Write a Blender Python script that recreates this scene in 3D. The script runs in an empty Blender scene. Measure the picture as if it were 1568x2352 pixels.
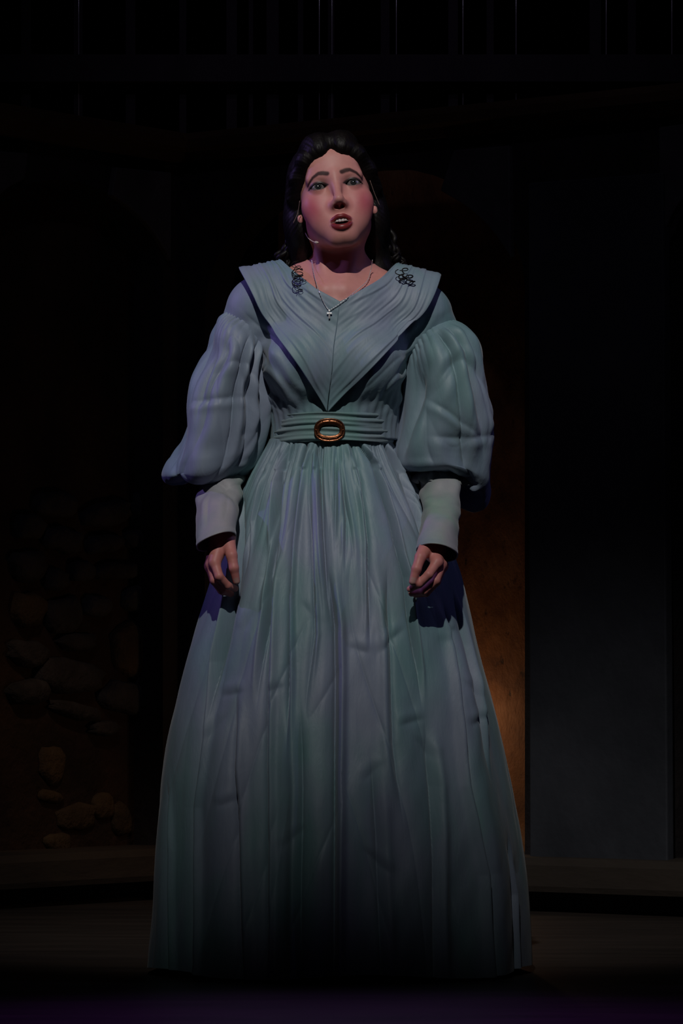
import bpy, math, random
import numpy as np
from mathutils import Vector
from mathutils.bvhtree import BVHTree

# ------------------------------------------------------------------ camera, world, lights
F = 11000.0          # focal length in pixels (frame 1568 x 2352)
CD = 10.0            # camera distance in front of the singer
CZ = 0.6             # camera height above the stage
HOR = 1574.0         # horizon row
scn = bpy.context.scene
COL = scn.collection

cam_d = bpy.data.cameras.new('camera')
cam_d.sensor_fit = 'VERTICAL'
cam_d.sensor_height = 36.0
cam_d.lens = F / 2352.0 * 36.0
cam_d.shift_y = (HOR - 1176.0) / 2352.0
cam_d.clip_start = 0.1
cam_d.clip_end = 100
cam = bpy.data.objects.new('camera', cam_d)
cam.location = (0, -CD, CZ)
cam.rotation_euler = (math.pi / 2, 0, 0)
COL.objects.link(cam)
scn.camera = cam

scn.view_settings.view_transform = 'Standard'
scn.view_settings.look = 'None'
scn.view_settings.gamma = 1.0
scn.view_settings.exposure = 0.0
scn.view_settings.use_curve_mapping = False

world = bpy.data.worlds.new('dark_auditorium')
scn.world = world
world.use_nodes = True
world.node_tree.nodes['Background'].inputs[0].default_value = (0.45, 0.4, 0.6, 1)
world.node_tree.nodes['Background'].inputs[1].default_value = 0.0022


def spot(name, loc, target, power, color, deg, blend=1.0, radius=0.04):
    d = bpy.data.lights.new(name, 'SPOT')
    d.energy = power
    d.color = color
    d.spot_size = math.radians(deg)
    d.spot_blend = blend
    d.shadow_soft_size = radius
    o = bpy.data.objects.new(name, d)
    o.location = loc
    o.rotation_euler = (Vector(target) - Vector(loc)).to_track_quat('-Z', 'Y').to_euler()
    COL.objects.link(o)
    return o


spot('follow_spot', (-0.35, -5.6, 6.5), (0.0, 0.0, 1.45), 1060, (1.0, 0.965, 0.93), 18.0, 1.0, 0.05)
spot('lavender_side_spot', (-4.6, 0.5, 3.6), (-0.05, 0.0, 1.30), 220, (0.42, 0.28, 1.0), 19, 1.0, 0.06)
spot('blue_side_spot', (4.4, -0.4, 4.2), (0.1, 0.0, 1.25), 50, (0.42, 0.36, 1.0), 20, 1.0, 0.06)
lamp_d = bpy.data.lights.new('amber_niche_lamp', 'POINT')      # unseen point lamp in the niche behind her
lamp_d.energy = 0.85
lamp_d.color = (1.0, 0.62, 0.36)
lamp_d.shadow_soft_size = 0.05
lamp = bpy.data.objects.new('amber_niche_lamp', lamp_d)
lamp.location = (0.22, 3.25, 0.5)
COL.objects.link(lamp)
spot('amber_low_spot', (-0.2, 0.4, 3.9), (-0.78, 3.3, 0.12), 60, (1.0, 0.66, 0.42), 11, 1.0, 0.08)
spot('violet_floor_spot', (-0.4, -2.6, 6.0), (0.0, -1.55, 0.0), 520, (0.45, 0.10, 1.0), 20, 1.0, 0.1)
spot('gallery_violet_spot', (0.8, -1.0, 6.2), (0.15, 3.9, 2.62), 22, (0.7, 0.5, 1.0), 22, 1.0, 0.1)
spot('dim_set_spot', (0.2, -3.5, 6.5), (0.1, 3.2, 1.8), 50, (0.62, 0.58, 0.9), 26, 1.0, 0.2)


# ------------------------------------------------------------------ helpers
def P(px, py, y=0.0):
    """pixel + depth -> world point"""
    s = (CD + y) / F
    return np.array([(px - 784.0) * s, y, CZ - (py - HOR) * s])


def smoothstep(a, b, x):
    t = np.clip((x - a) / (b - a), 0, 1)
    return t * t * (3 - 2 * t)


def ridged(n, q, sharp=5.0):
    return -np.exp(-np.abs(n(q)) * sharp)


class Noise:
    """smooth sum-of-sines noise, about -1..1"""
    def __init__(self, seed, n=10):
        r = np.random.RandomState(seed)
        self.k = r.normal(size=(n, 3))
        self.k /= np.linalg.norm(self.k, axis=1)[:, None]
        self.k *= (0.6 + 0.9 * r.rand(n))[:, None] * 2 * math.pi
        self.p = r.rand(n) * 2 * math.pi
        self.n = n

    def __call__(self, q):
        out = np.zeros(len(q))
        for k, p in zip(self.k, self.p):
            out += np.sin(q @ k + p)
        return out / math.sqrt(self.n) / 1.2


def link_mesh(name, verts, faces, mat, parent=None, smooth=True):
    me = bpy.data.meshes.new(name)
    if isinstance(verts, np.ndarray):
        verts = verts.tolist()
    if isinstance(faces, np.ndarray):
        faces = faces.tolist()
    me.from_pydata(verts, [], faces)
    me.update()
    if smooth:
        me.polygons.foreach_set('use_smooth', [True] * len(me.polygons))
    if mat is not None:
        me.materials.append(mat)
    o = bpy.data.objects.new(name, me)
    COL.objects.link(o)
    if parent is not None:
        o.parent = parent
    return o


def tag(o, label=None, cat=None, group=None, kind=None):
    if label: o['label'] = label
    if cat: o['category'] = cat
    if group: o['group'] = group
    if kind: o['kind'] = kind
    return o


def grid_faces(nu, nv, closed_u=False):
    """vertex index = v*nu + u"""
    us = np.arange(nu if closed_u else nu - 1)
    vs = np.arange(nv - 1)
    U, V = np.meshgrid(us, vs)
    U = U.ravel(); V = V.ravel()
    U2 = (U + 1) % nu
    return np.stack([V * nu + U, V * nu + U2, (V + 1) * nu + U2, (V + 1) * nu + U], 1)


def catmull(pts, n):
    """resample control rows (k,d) with n samples, Catmull-Rom"""
    pts = np.asarray(pts, float)
    k = len(pts)
    ext = np.vstack([2 * pts[0] - pts[1], pts, 2 * pts[-1] - pts[-2]])
    t = np.linspace(0, k - 1, n)
    i = np.minimum(t.astype(int), k - 2)
    f = (t - i)[:, None]
    p0, p1, p2, p3 = ext[i], ext[i + 1], ext[i + 2], ext[i + 3]
    return 0.5 * (2 * p1 + (p2 - p0) * f + (2 * p0 - 5 * p1 + 4 * p2 - p3) * f ** 2 + (3 * p1 - p0 - 3 * p2 + p3) * f ** 3)


def tube_data(path, rad, sides=8, cap=True):
    path = np.asarray(path, float)
    n = len(path)
    rad = np.broadcast_to(np.asarray(rad, float), (n,))
    tan = np.gradient(path, axis=0)
    tan /= np.linalg.norm(tan, axis=1)[:, None] + 1e-12
    nrm = np.cross(tan[0], [0.3, 0.5, 0.8])
    nrm /= np.linalg.norm(nrm)
    V = []
    a = np.linspace(0, 2 * math.pi, sides, endpoint=False)
    for i in range(n):
        nrm = nrm - tan[i] * np.dot(nrm, tan[i])
        nrm /= np.linalg.norm(nrm)
        b = np.cross(tan[i], nrm)
        V.append(path[i] + rad[i] * (np.cos(a)[:, None] * nrm + np.sin(a)[:, None] * b))
    V = np.vstack(V)
    Fc = grid_faces(sides, n, True).tolist()
    if cap:
        Fc.append(list(range(sides))[::-1])
        Fc.append([(n - 1) * sides + i for i in range(sides)])
    return V, Fc


def tube(name, path, rad, mat, parent=None, sides=8):
    V, Fc = tube_data(path, rad, sides)
    return link_mesh(name, V, Fc, mat, parent)


def join_data(parts):
    V = []; Fc = []; off = 0
    for v, f in parts:
        v = np.asarray(v)
        V.append(v)
        Fc += [[i + off for i in q] for q in (f.tolist() if isinstance(f, np.ndarray) else f)]
        off += len(v)
    return np.vstack(V), Fc


def mesh_normals(V, faces, nu=None):
    Fq = np.asarray(faces)
    n = np.cross(V[Fq[:, 2]] - V[Fq[:, 0]], V[Fq[:, 3]] - V[Fq[:, 1]])
    out = np.zeros_like(V)
    for c in range(4):
        np.add.at(out, Fq[:, c], n)
    return out / (np.linalg.norm(out, axis=1)[:, None] + 1e-12)


# ------------------------------------------------------------------ implicit surfaces
def smin(a, b, k):
    h = np.clip(0.5 + 0.5 * (b - a) / k, 0, 1)
    return b + (a - b) * h - k * h * (1 - h)


def smax(a, b, k):
    return -smin(-a, -b, k)


def ell(p, c, r):
    q = p - np.asarray(c)
    r = np.asarray(r, float)
    k0 = np.sqrt(((q / r) ** 2).sum(1))
    k1 = np.sqrt(((q / (r * r)) ** 2).sum(1)) + 1e-9
    return k0 * (k0 - 1) / k1


def cap(p, a, b, r1, r2=None):
    a = np.asarray(a, float); b = np.asarray(b, float)
    if r2 is None: r2 = r1
    ab = b - a
    t = np.clip(((p - a) @ ab) / (ab @ ab), 0, 1)
    return np.sqrt(((p - a - t[:, None] * ab) ** 2).sum(1)) - (r1 + (r2 - r1) * t)


def chain(p, pts, rs, k=0.0):
    d = None
    for i in range(len(pts) - 1):
        e = cap(p, pts[i], pts[i + 1], rs[i], rs[i + 1])
        d = e if d is None else (np.minimum(d, e) if k == 0 else smin(d, e, k))
    return d


def surface_nets(f, lo, hi, h, c=4):
    lo = np.asarray(lo, float); hi = np.asarray(hi, float)
    nb = np.ceil((hi - lo) / (h * c)).astype(int)          # coarse blocks
    ax = [lo[i] + np.arange(nb[i] + 1) * h * c for i in range(3)]
    G = np.stack(np.meshgrid(*ax, indexing='ij'), -1).reshape(-1, 3)
    dc = f(G).reshape(nb + 1)
    mn = np.full(nb, 1e9)
    for a in (0, 1):
        for b in (0, 1):
            for e in (0, 1):
                mn = np.minimum(mn, np.abs(dc[a:a + nb[0], b:b + nb[1], e:e + nb[2]]))
    act = mn < h * c * 1.6
    n = nb * c
    D = np.repeat(np.repeat(np.repeat(dc[:-1, :-1, :-1], c, 0), c, 1), c, 2).astype(np.float32)
    D = np.where(D > 0, 1.0, -1.0).astype(np.float32)
    M = np.repeat(np.repeat(np.repeat(act, c, 0), c, 1), c, 2)
    idx = np.argwhere(M)
    pts = lo + idx * h
    val = np.concatenate([f(pts[i:i + 200000]) for i in range(0, len(pts), 200000)])
    D[idx[:, 0], idx[:, 1], idx[:, 2]] = val
    S = D < 0
    cells = n - 1
    cnt = np.zeros(cells, np.int8)
    for a in (0, 1):
        for b in (0, 1):
            for e in (0, 1):
                cnt += S[a:a + cells[0], b:b + cells[1], e:e + cells[2]]
    mixed = (cnt > 0) & (cnt < 8)
    ci = np.argwhere(mixed)
    vid = np.full(cells, -1, np.int64)
    vid[ci[:, 0], ci[:, 1], ci[:, 2]] = np.arange(len(ci))
    acc = np.zeros((len(ci), 3)); num = np.zeros(len(ci))
    corners = [(a, b, e) for a in (0, 1) for b in (0, 1) for e in (0, 1)]
    for i, c0 in enumerate(corners):
        for c1 in corners[i + 1:]:
            if sum(abs(x - y) for x, y in zip(c0, c1)) != 1: continue
            d0 = D[ci[:, 0] + c0[0], ci[:, 1] + c0[1], ci[:, 2] + c0[2]].astype(float)
            d1 = D[ci[:, 0] + c1[0], ci[:, 1] + c1[1], ci[:, 2] + c1[2]].astype(float)
            m = (d0 < 0) != (d1 < 0)
            t = np.where(m, d0 / np.where(m, d0 - d1, 1), 0)
            pt = np.asarray(c0) + t[:, None] * (np.asarray(c1) - np.asarray(c0))
            acc += np.where(m[:, None], pt, 0); num += m
    V = lo + (ci + acc / num[:, None]) * h
    quads = []
    for axis in range(3):
        u, v = [(1, 2), (2, 0), (0, 1)][axis]
        sl0 = [slice(0, cells[i]) for i in range(3)]
        sl1 = [slice(0, cells[i]) for i in range(3)]
        sl0[axis] = slice(0, cells[axis]); sl1[axis] = slice(1, cells[axis] + 1)
        A = S[tuple(sl0)]; B = S[tuple(sl1)]
        for flip, m in ((False, A & ~B), (True, ~A & B)):
            e = np.argwhere(m)
            e = e[(e[:, u] > 0) & (e[:, v] > 0)]
            if len(e) == 0: continue
            du = np.zeros(3, int); du[u] = 1
            dv = np.zeros(3, int); dv[v] = 1
            q = [vid[tuple((e - du - dv).T)], vid[tuple((e - dv).T)], vid[tuple(e.T)], vid[tuple((e - du).T)]]
            q = np.stack(q if not flip else q[::-1], 1)
            quads.append(q[(q >= 0).all(1)])
    Q = np.vstack(quads)
    for _ in range(2):                                     # snap on the surface
        d = f(V)
        g = np.stack([f(V + np.eye(3)[i] * h * 0.4) - d for i in range(3)], 1) / (h * 0.4)
        gl = (g ** 2).sum(1) + 1e-6
        st = (-d / gl)[:, None] * g
        ln = np.linalg.norm(st, axis=1)[:, None]
        V = V + st * np.minimum(1, 0.7 * h / (ln + 1e-12))
    return V, Q


# ------------------------------------------------------------------ materials
def new_mat(name):
    m = bpy.data.materials.new(name)
    m.use_nodes = True
    nt = m.node_tree
    return m, nt, nt.nodes['Principled BSDF']


def tex_coord(nt, scale=(1, 1, 1), rot=(0, 0, 0)):
    tc = nt.nodes.new('ShaderNodeTexCoord')
    mp = nt.nodes.new('ShaderNodeMapping')
    mp.inputs['Scale'].default_value = scale
    mp.inputs['Rotation'].default_value = rot
    nt.links.new(tc.outputs['Object'], mp.inputs['Vector'])
    return mp.outputs['Vector']


def noise_node(nt, vec, scale, detail=4, rough=0.55, dist=0.0):
    n = nt.nodes.new('ShaderNodeTexNoise')
    n.inputs['Scale'].default_value = scale
    n.inputs['Detail'].default_value = detail
    n.inputs['Roughness'].default_value = rough
    n.inputs['Distortion'].default_value = dist
    nt.links.new(vec, n.inputs['Vector'])
    return n.outputs['Fac']


def ramp(nt, fac, stops):
    r = nt.nodes.new('ShaderNodeValToRGB')
    cr = r.color_ramp
    while len(cr.elements) < len(stops): cr.elements.new(0.5)
    for e, (p, c) in zip(cr.elements, stops):
        e.position = p
        e.color = (*c, 1) if len(c) == 3 else c
    nt.links.new(fac, r.inputs['Fac'])
    return r.outputs['Color']


def bump(nt, bsdf, height, dist, strength=1.0, prev=None):
    b = nt.nodes.new('ShaderNodeBump')
    b.inputs['Distance'].default_value = dist
    b.inputs['Strength'].default_value = strength
    nt.links.new(height, b.inputs['Height'])
    if prev is not None: nt.links.new(prev, b.inputs['Normal'])
    nt.links.new(b.outputs['Normal'], bsdf.inputs['Normal'])
    return b.outputs['Normal']


def rough_mat(name, c1, c2, scale=6, rough=0.8, bscale=40, bdist=0.002, metallic=0.0, spec=0.3, stretch=(1, 1, 1), detail=5):
    m, nt, b = new_mat(name)
    v = tex_coord(nt, stretch)
    f = noise_node(nt, v, scale, detail)
    nt.links.new(ramp(nt, f, [(0.3, c1), (0.7, c2)]), b.inputs['Base Color'])
    b.inputs['Roughness'].default_value = rough
    b.inputs['Metallic'].default_value = metallic
    b.inputs['Specular IOR Level'].default_value = spec
    bump(nt, b, noise_node(nt, v, bscale, 3), bdist)
    return m


def silk(name, c1, c2, stretch=(1, 1, 0.12), bstr=1.0):
    m, nt, b = new_mat(name)
    v = tex_coord(nt, stretch)
    f = noise_node(nt, v, 14, 4, 0.6)
    base = ramp(nt, f, [(0.32, c1), (0.68, c2)])
    big = ramp(nt, noise_node(nt, tex_coord(nt, (1, 1, 0.35)), 7, 3, 0.5, 0.4), [(0.36, (0.80, 1.03, 0.93)), (0.62, (1.12, 0.97, 1.10))])
    mx = nt.nodes.new('ShaderNodeMix'); mx.data_type = 'RGBA'; mx.blend_type = 'MULTIPLY'
    mx.inputs['Factor'].default_value = 1.0
    nt.links.new(base, mx.inputs[6]); nt.links.new(big, mx.inputs[7])
    nt.links.new(mx.outputs[2], b.inputs['Base Color'])
    b.inputs['Roughness'].default_value = 0.55
    b.inputs['Specular IOR Level'].default_value = 0.45
    b.inputs['Sheen Weight'].default_value = 0.15
    b.inputs['Sheen Roughness'].default_value = 0.4
    n1 = bump(nt, b, noise_node(nt, tex_coord(nt, (1, 1, 0.3)), 30, 4, 0.6, 0.8), 0.0022, 0.6 * bstr)
    bump(nt, b, noise_node(nt, tex_coord(nt, (1, 1, 0.14)), 260, 2), 0.0006, 0.5, n1)
    return m


M_SILK = silk('dusty_blue_silk', (0.165, 0.24, 0.285), (0.205, 0.28, 0.325))
M_SILKC = silk('dusty_blue_silk_collar', (0.165, 0.24, 0.285), (0.205, 0.28, 0.325), (1, 1, 0.5), 0.55)
M_BELT = silk('green_blue_silk', (0.14, 0.215, 0.235), (0.19, 0.265, 0.275), (0.25, 1, 1), 0.4)
M_CUFF = silk('pale_cuff_silk', (0.23, 0.275, 0.265), (0.30, 0.325, 0.305), (1, 1, 0.4), 0.5)
M_HAIR = rough_mat('black_brown_hair', (0.002, 0.0014, 0.0014), (0.006, 0.004, 0.0035), 60, 0.5, 160, 0.0012, 0, 0.2, (1, 1, 0.25))
M_LACE = rough_mat('wig_lace', (0.25, 0.17, 0.14), (0.32, 0.22, 0.18), 200, 0.7)
M_BRASS = rough_mat('antique_bronze', (0.22, 0.08, 0.04), (0.31, 0.125, 0.06), 90, 0.34, 160, 0.0006, 1.0, 0.5)
M_SILVER = rough_mat('silver', (0.8, 0.78, 0.78), (0.9, 0.88, 0.88), 100, 0.22, 300, 0.0002, 0.55, 0.6)
M_MIC = rough_mat('beige_microphone', (0.5, 0.4, 0.34), (0.58, 0.47, 0.4), 200, 0.4)
M_FLOOR = None


def skin_mat():
    m, nt, b = new_mat('stage_skin')
    at = nt.nodes.new('ShaderNodeAttribute'); at.attribute_name = 'tone'
    gl = nt.nodes.new('ShaderNodeAttribute'); gl.attribute_name = 'gloss'
    v = tex_coord(nt)
    f = noise_node(nt, v, 90, 3)
    mx = nt.nodes.new('ShaderNodeMix'); mx.data_type = 'RGBA'; mx.blend_type = 'MULTIPLY'
    mx.inputs['Factor'].default_value = 1.0
    nt.links.new(at.outputs['Color'], mx.inputs[6])
    nt.links.new(ramp(nt, f, [(0.3, (0.93, 0.92, 0.92)), (0.7, (1, 1, 1))]), mx.inputs[7])
    nt.links.new(mx.outputs[2], b.inputs['Base Color'])
    mr = nt.nodes.new('ShaderNodeMapRange')
    mr.inputs['To Min'].default_value = 0.5
    mr.inputs['To Max'].default_value = 0.08
    nt.links.new(gl.outputs['Fac'], mr.inputs['Value'])
    nt.links.new(mr.outputs['Result'], b.inputs['Roughness'])
    b.inputs['Specular IOR Level'].default_value = 0.4
    b.inputs['Subsurface Weight'].default_value = 0.03
    b.inputs['Subsurface Radius'].default_value = (0.008, 0.003, 0.002)
    return m


M_SKIN = skin_mat()

# ------------------------------------------------------------------ the stage set
def wall_frame(pa, Da, pb, Db):
    """vertical wall through two floor points given as pixel column + camera distance"""
    A = np.array([(pa - 784) / F * Da, Da - CD, 0.0])
    B = np.array([(pb - 784) / F * Db, Db - CD, 0.0])
    u = (B - A) / np.linalg.norm(B - A)
    n = np.array([u[1], -u[0], 0.0])
    if n[1] > 0: n = -n                                     # towards the camera
    return A, u, n


def wall_hit(W, px, py, off=0.0):
    """pixel -> (u, z) on the wall plane moved off towards the camera"""
    A, u, n = W
    A = A + n * off
    o = np.array([0, -CD, CZ]); d = np.array([(px - 784) / F, 1.0, -(py - HOR) / F])
    t = ((A - o) @ n) / (d @ n)
    p = o + t * d
    return float((p - A) @ u), float(p[2])


def wall_pt(W, u, z, off=0.0):
    A, uu, n = W
    return A + uu * u + n * off + np.array([0, 0, z])


def slab(name, W, outline, off0, off1, mat, parent=None, bevel=0.0):
    """outline of (u,z) extruded from off0 to off1 along the wall normal"""
    k = len(outline)
    V = [wall_pt(W, u, z, off1) for u, z in outline] + [wall_pt(W, u, z, off0) for u, z in outline]
    Fc = [list(range(k)), list(range(2 * k - 1, k - 1, -1))]
    Fc += [[i, k + i, k + (i + 1) % k, (i + 1) % k] for i in range(k)]
    o = link_mesh(name, np.array(V), Fc, mat, parent, smooth=False)
    if bevel:
        m = o.modifiers.new('bevel', 'BEVEL'); m.width = bevel; m.segments = 2
    return o


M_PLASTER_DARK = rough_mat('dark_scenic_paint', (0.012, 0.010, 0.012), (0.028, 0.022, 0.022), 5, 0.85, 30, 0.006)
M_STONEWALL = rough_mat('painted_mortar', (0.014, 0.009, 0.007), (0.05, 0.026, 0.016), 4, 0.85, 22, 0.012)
M_STONE = rough_mat('painted_stone', (0.02, 0.019, 0.02), (0.062, 0.058, 0.06), 9, 0.8, 40, 0.01)
M_STONE_B = rough_mat('brown_painted_stone', (0.04, 0.028, 0.018), (0.09, 0.06, 0.03), 9, 0.8, 40, 0.01)
M_SPANDREL = rough_mat('grey_spandrel_paint', (0.05, 0.045, 0.05), (0.085, 0.08, 0.085), 8, 0.8, 30, 0.003)
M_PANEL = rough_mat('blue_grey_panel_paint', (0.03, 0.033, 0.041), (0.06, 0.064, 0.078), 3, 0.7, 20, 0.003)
M_PLINTH = rough_mat('dark_plinth_paint', (0.03, 0.024, 0.02), (0.055, 0.042, 0.033), 6, 0.7, 30, 0.003, 0, 0.3, (0.3, 0.3, 1))
M_CORNICE = rough_mat('brown_cornice_wood', (0.06, 0.035, 0.018), (0.11, 0.06, 0.03), 7, 0.6, 30, 0.002, 0, 0.3, (0.3, 0.3, 1))
M_POST = rough_mat('dark_post_wood', (0.02, 0.016, 0.02), (0.04, 0.03, 0.036), 7, 0.6, 30, 0.002, 0, 0.3, (1, 1, 0.2))


def ochre_mat():
    m, nt, b = new_mat('cracked_ochre_plaster')
    v = tex_coord(nt)
    f = noise_node(nt, v, 7, 6, 0.65)
    base = ramp(nt, f, [(0.3, (0.10, 0.035, 0.012)), (0.55, (0.22, 0.085, 0.025)), (0.75, (0.32, 0.15, 0.06))])
    f2 = noise_node(nt, tex_coord(nt, (1, 1, 0.55)), 24, 5, 0.7, 0.15)
    mask = ramp(nt, f2, [(0.30, (0, 0, 0)), (0.40, (1, 1, 1))])
    mx = nt.nodes.new('ShaderNodeMix'); mx.data_type = 'RGBA'; mx.blend_type = 'MULTIPLY'
    mx.inputs['Factor'].default_value = 0.8
    nt.links.new(base, mx.inputs[6]); nt.links.new(mask, mx.inputs[7])
    nt.links.new(mx.outputs[2], b.inputs['Base Color'])
    b.inputs['Roughness'].default_value = 0.75
    bump(nt, b, f2, 0.008, 0.7)
    return m


def floor_mat():
    m, nt, b = new_mat('black_stage_boards')
    v = tex_coord(nt, (0.25, 1, 1))
    f = noise_node(nt, v, 9, 6, 0.6)
    nt.links.new(ramp(nt, f, [(0.3, (0.018, 0.014, 0.012)), (0.7, (0.04, 0.03, 0.025))]), b.inputs['Base Color'])
    b.inputs['Roughness'].default_value = 0.5
    b.inputs['Specular IOR Level'].default_value = 0.3
    w = nt.nodes.new('ShaderNodeTexWave'); w.wave_type = 'BANDS'; w.bands_direction = 'Y'; w.wave_profile = 'SAW'
    w.inputs['Scale'].default_value = 1.1
    nt.links.new(tex_coord(nt), w.inputs['Vector'])
    n1 = bump(nt, b, w.outputs['Fac'], 0.002, 0.3)
    bump(nt, b, f, 0.003, 0.6, n1)
    return m


M_OCHRE = ochre_mat()
M_FLOOR = floor_mat()

fl = link_mesh('floor', [(-6, -4, 0), (6, -4, 0), (6, 7, 0), (-6, 7, 0), (-6, -4, -0.1), (6, -4, -0.1), (6, 7, -0.1), (-6, 7, -0.1)],
               [(0, 1, 2, 3), (7, 6, 5, 4), (0, 4, 5, 1), (1, 5, 6, 2), (2, 6, 7, 3), (3, 7, 4, 0)], M_FLOOR, smooth=False)
tag(fl, 'dark worn wooden stage floor under the singer', 'floor', kind='structure')
bw = link_mesh('wall_back', [(-6, 6.6, 0), (6, 6.6, 0), (6, 6.6, 7), (-6, 6.6, 7), (-6, 6.8, 0), (6, 6.8, 0), (6, 6.8, 7), (-6, 6.8, 7)],
               [(0, 1, 2, 3), (7, 6, 5, 4), (0, 4, 5, 1), (1, 5, 6, 2), (2, 6, 7, 3), (3, 7, 4, 0)],
               rough_mat('black_masking_cloth', (0.006, 0.005, 0.007), (0.012, 0.01, 0.013), 5, 0.95), smooth=False)
tag(bw, 'black masking wall far behind the set', 'wall', kind='structure')

WL = wall_frame(420, 13.55, 0, 12.85)       # u grows to the left
WR = wall_frame(420, 13.55, 1568, 12.40)    # u grows to the right
ZTOP = 2.12


def arch_wall(name, W, u0, u1, arches, mat, z0=0.05, z1=ZTOP, th=0.10):
    """wall with arched openings: pillars + lintel strips between outline and arch curve, one mesh"""
    parts = []
    def quad_prism(pts):
        k = len(pts)
        V = [wall_pt(W, u, z, 0.0) for u, z in pts] + [wall_pt(W, u, z, -th) for u, z in pts]
        Fc = [list(range(k)), list(range(2 * k - 1, k - 1, -1))]
        Fc += [[i, k + i, k + (i + 1) % k, (i + 1) % k] for i in range(k)]
        parts.append((np.array(V), Fc))
    cur = u0
    for a, b, zs, za in arches:
        if a > cur: quad_prism([(cur, z0), (a, z0), (a, z1), (cur, z1)])
        n = 20
        for i in range(n):
            t0, t1 = math.pi * i / n, math.pi * (i + 1) / n
            m = (a + b) / 2; hw = (b - a) / 2
            p0 = (m - hw * math.cos(t0), zs + (za - zs) * math.sin(t0))
            p1 = (m - hw * math.cos(t1), zs + (za - zs) * math.sin(t1))
            quad_prism([p0, p1, (p1[0], z1), (p0[0], z1)])
        cur = b
    if u1 > cur: quad_prism([(cur, z0), (u1, z0), (u1, z1), (cur, z1)])
    V, Fc = join_data(parts)
    return link_mesh(name, V, Fc, mat, smooth=False)


uL = lambda px, py=1200: wall_hit(WL, px, py)[0]
zL = lambda px, py: wall_hit(WL, px, py)[1]
uR = lambda px, py=1200: wall_hit(WR, px, py)[0]
zR = lambda px, py: wall_hit(WR, px, py)[1]

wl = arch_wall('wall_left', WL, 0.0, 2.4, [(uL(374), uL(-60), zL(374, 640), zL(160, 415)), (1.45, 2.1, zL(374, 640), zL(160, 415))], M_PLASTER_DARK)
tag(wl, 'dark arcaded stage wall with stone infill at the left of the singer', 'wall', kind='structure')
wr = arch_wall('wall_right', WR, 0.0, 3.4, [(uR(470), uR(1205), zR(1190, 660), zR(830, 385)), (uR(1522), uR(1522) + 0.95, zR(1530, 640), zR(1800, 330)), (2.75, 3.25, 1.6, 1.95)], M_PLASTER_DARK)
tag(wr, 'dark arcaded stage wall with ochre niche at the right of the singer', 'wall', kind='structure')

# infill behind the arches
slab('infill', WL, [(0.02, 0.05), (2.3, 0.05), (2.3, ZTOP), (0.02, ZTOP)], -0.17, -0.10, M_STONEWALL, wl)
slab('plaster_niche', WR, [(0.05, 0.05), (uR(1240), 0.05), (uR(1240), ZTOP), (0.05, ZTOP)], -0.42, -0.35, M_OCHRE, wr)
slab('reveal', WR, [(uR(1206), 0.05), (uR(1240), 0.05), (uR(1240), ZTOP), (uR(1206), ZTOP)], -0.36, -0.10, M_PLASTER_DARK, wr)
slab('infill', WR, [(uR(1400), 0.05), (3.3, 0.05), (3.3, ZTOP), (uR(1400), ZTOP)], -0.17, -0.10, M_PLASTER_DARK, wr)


def stone(W, parent, px, py, w, h, mat, seed, off=-0.10, depth=0.03):
    """a low rounded rubble stone set into a wall"""
    r = random.Random(seed)
    n = 14
    ph = [r.uniform(-0.16, 0.16) for _ in range(n)]
    rot = r.uniform(-0.25, 0.25)
    V = []; Fc = []
    for k, (sc, dp) in enumerate([(1.0, -0.006), (0.97, depth * 0.45), (0.82, depth * 0.85), (0.5, depth * r.uniform(0.9, 1.15))]):
        for i in range(n):
            a = 2 * math.pi * i / n
            ca, sa = math.cos(a), math.sin(a)
            e = (abs(ca) ** 3 + abs(sa) ** 3) ** (-1 / 3)
            x = ca * e * w / 2 * sc * (1 + ph[i]); y = sa * e * h / 2 * sc * (1 + ph[(i + 5) % n])
            x, y = x * math.cos(rot) - y * math.sin(rot), x * math.sin(rot) + y * math.cos(rot)
            u, z = wall_hit(W, px + x, py + y, off)
            V.append(wall_pt(W, u, max(z, 0.06), off + dp))
    V.append(np.mean(V[-n:], axis=0))
    for k in range(3):
        for i in range(n):
            j = (i + 1) % n
            Fc.append((k * n + i, k * n + j, (k + 1) * n + j, (k + 1) * n + i))
    for i in range(n):
        Fc.append((3 * n + i, 3 * n + (i + 1) % n, 4 * n))
    return link_mesh('stone', np.array(V), Fc, mat, parent)


stones = [(298, 1492, 92, 122, 1), (140, 1412, 84, 84, 0), (216, 1392, 64, 56, 0), (262, 1312, 110, 42, 0), (180, 1312, 60, 48, 0),
          (150, 1552, 168, 84, 0), (280, 1604, 110, 78, 0), (330, 1560, 50, 50, 0), (60, 1500, 90, 60, 0), (170, 1474, 90, 44, 0),
          (60, 1590, 100, 60, 0), (170, 1632, 120, 36, 0), (232, 1672, 64, 34, 0), (320, 1380, 80, 70, 0), (60, 1400, 70, 80, 1),
          (320, 1240, 80, 44, 0), (232, 1250, 84, 44, 0), (140, 1240, 90, 60, 0), (60, 1300, 80, 70, 0), (122, 1332, 50, 50, 0),
          (240, 1180, 110, 56, 0), (120, 1160, 100, 60, 0), (330, 1160, 60, 60, 0), (60, 1210, 70, 60, 0)]
for i, (x, y, w, h, b) in enumerate(stones):
    stone(WL, wl, x, y, w, h, M_STONE_B if b else M_STONE, 40 + i)
# worn plaster patches low on the left wall
for i, (x, y, w, h) in enumerate([(132, 1935, 62, 46), (175, 1875, 90, 62), (235, 1850, 48, 60), (112, 1830, 60, 30), (118, 1755, 56, 90), (275, 1885, 46, 80)]):
    stone(WL, wl, x, y, w, h, M_STONE_B, 90 + i, depth=0.014).name = 'plaster_patch'

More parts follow.
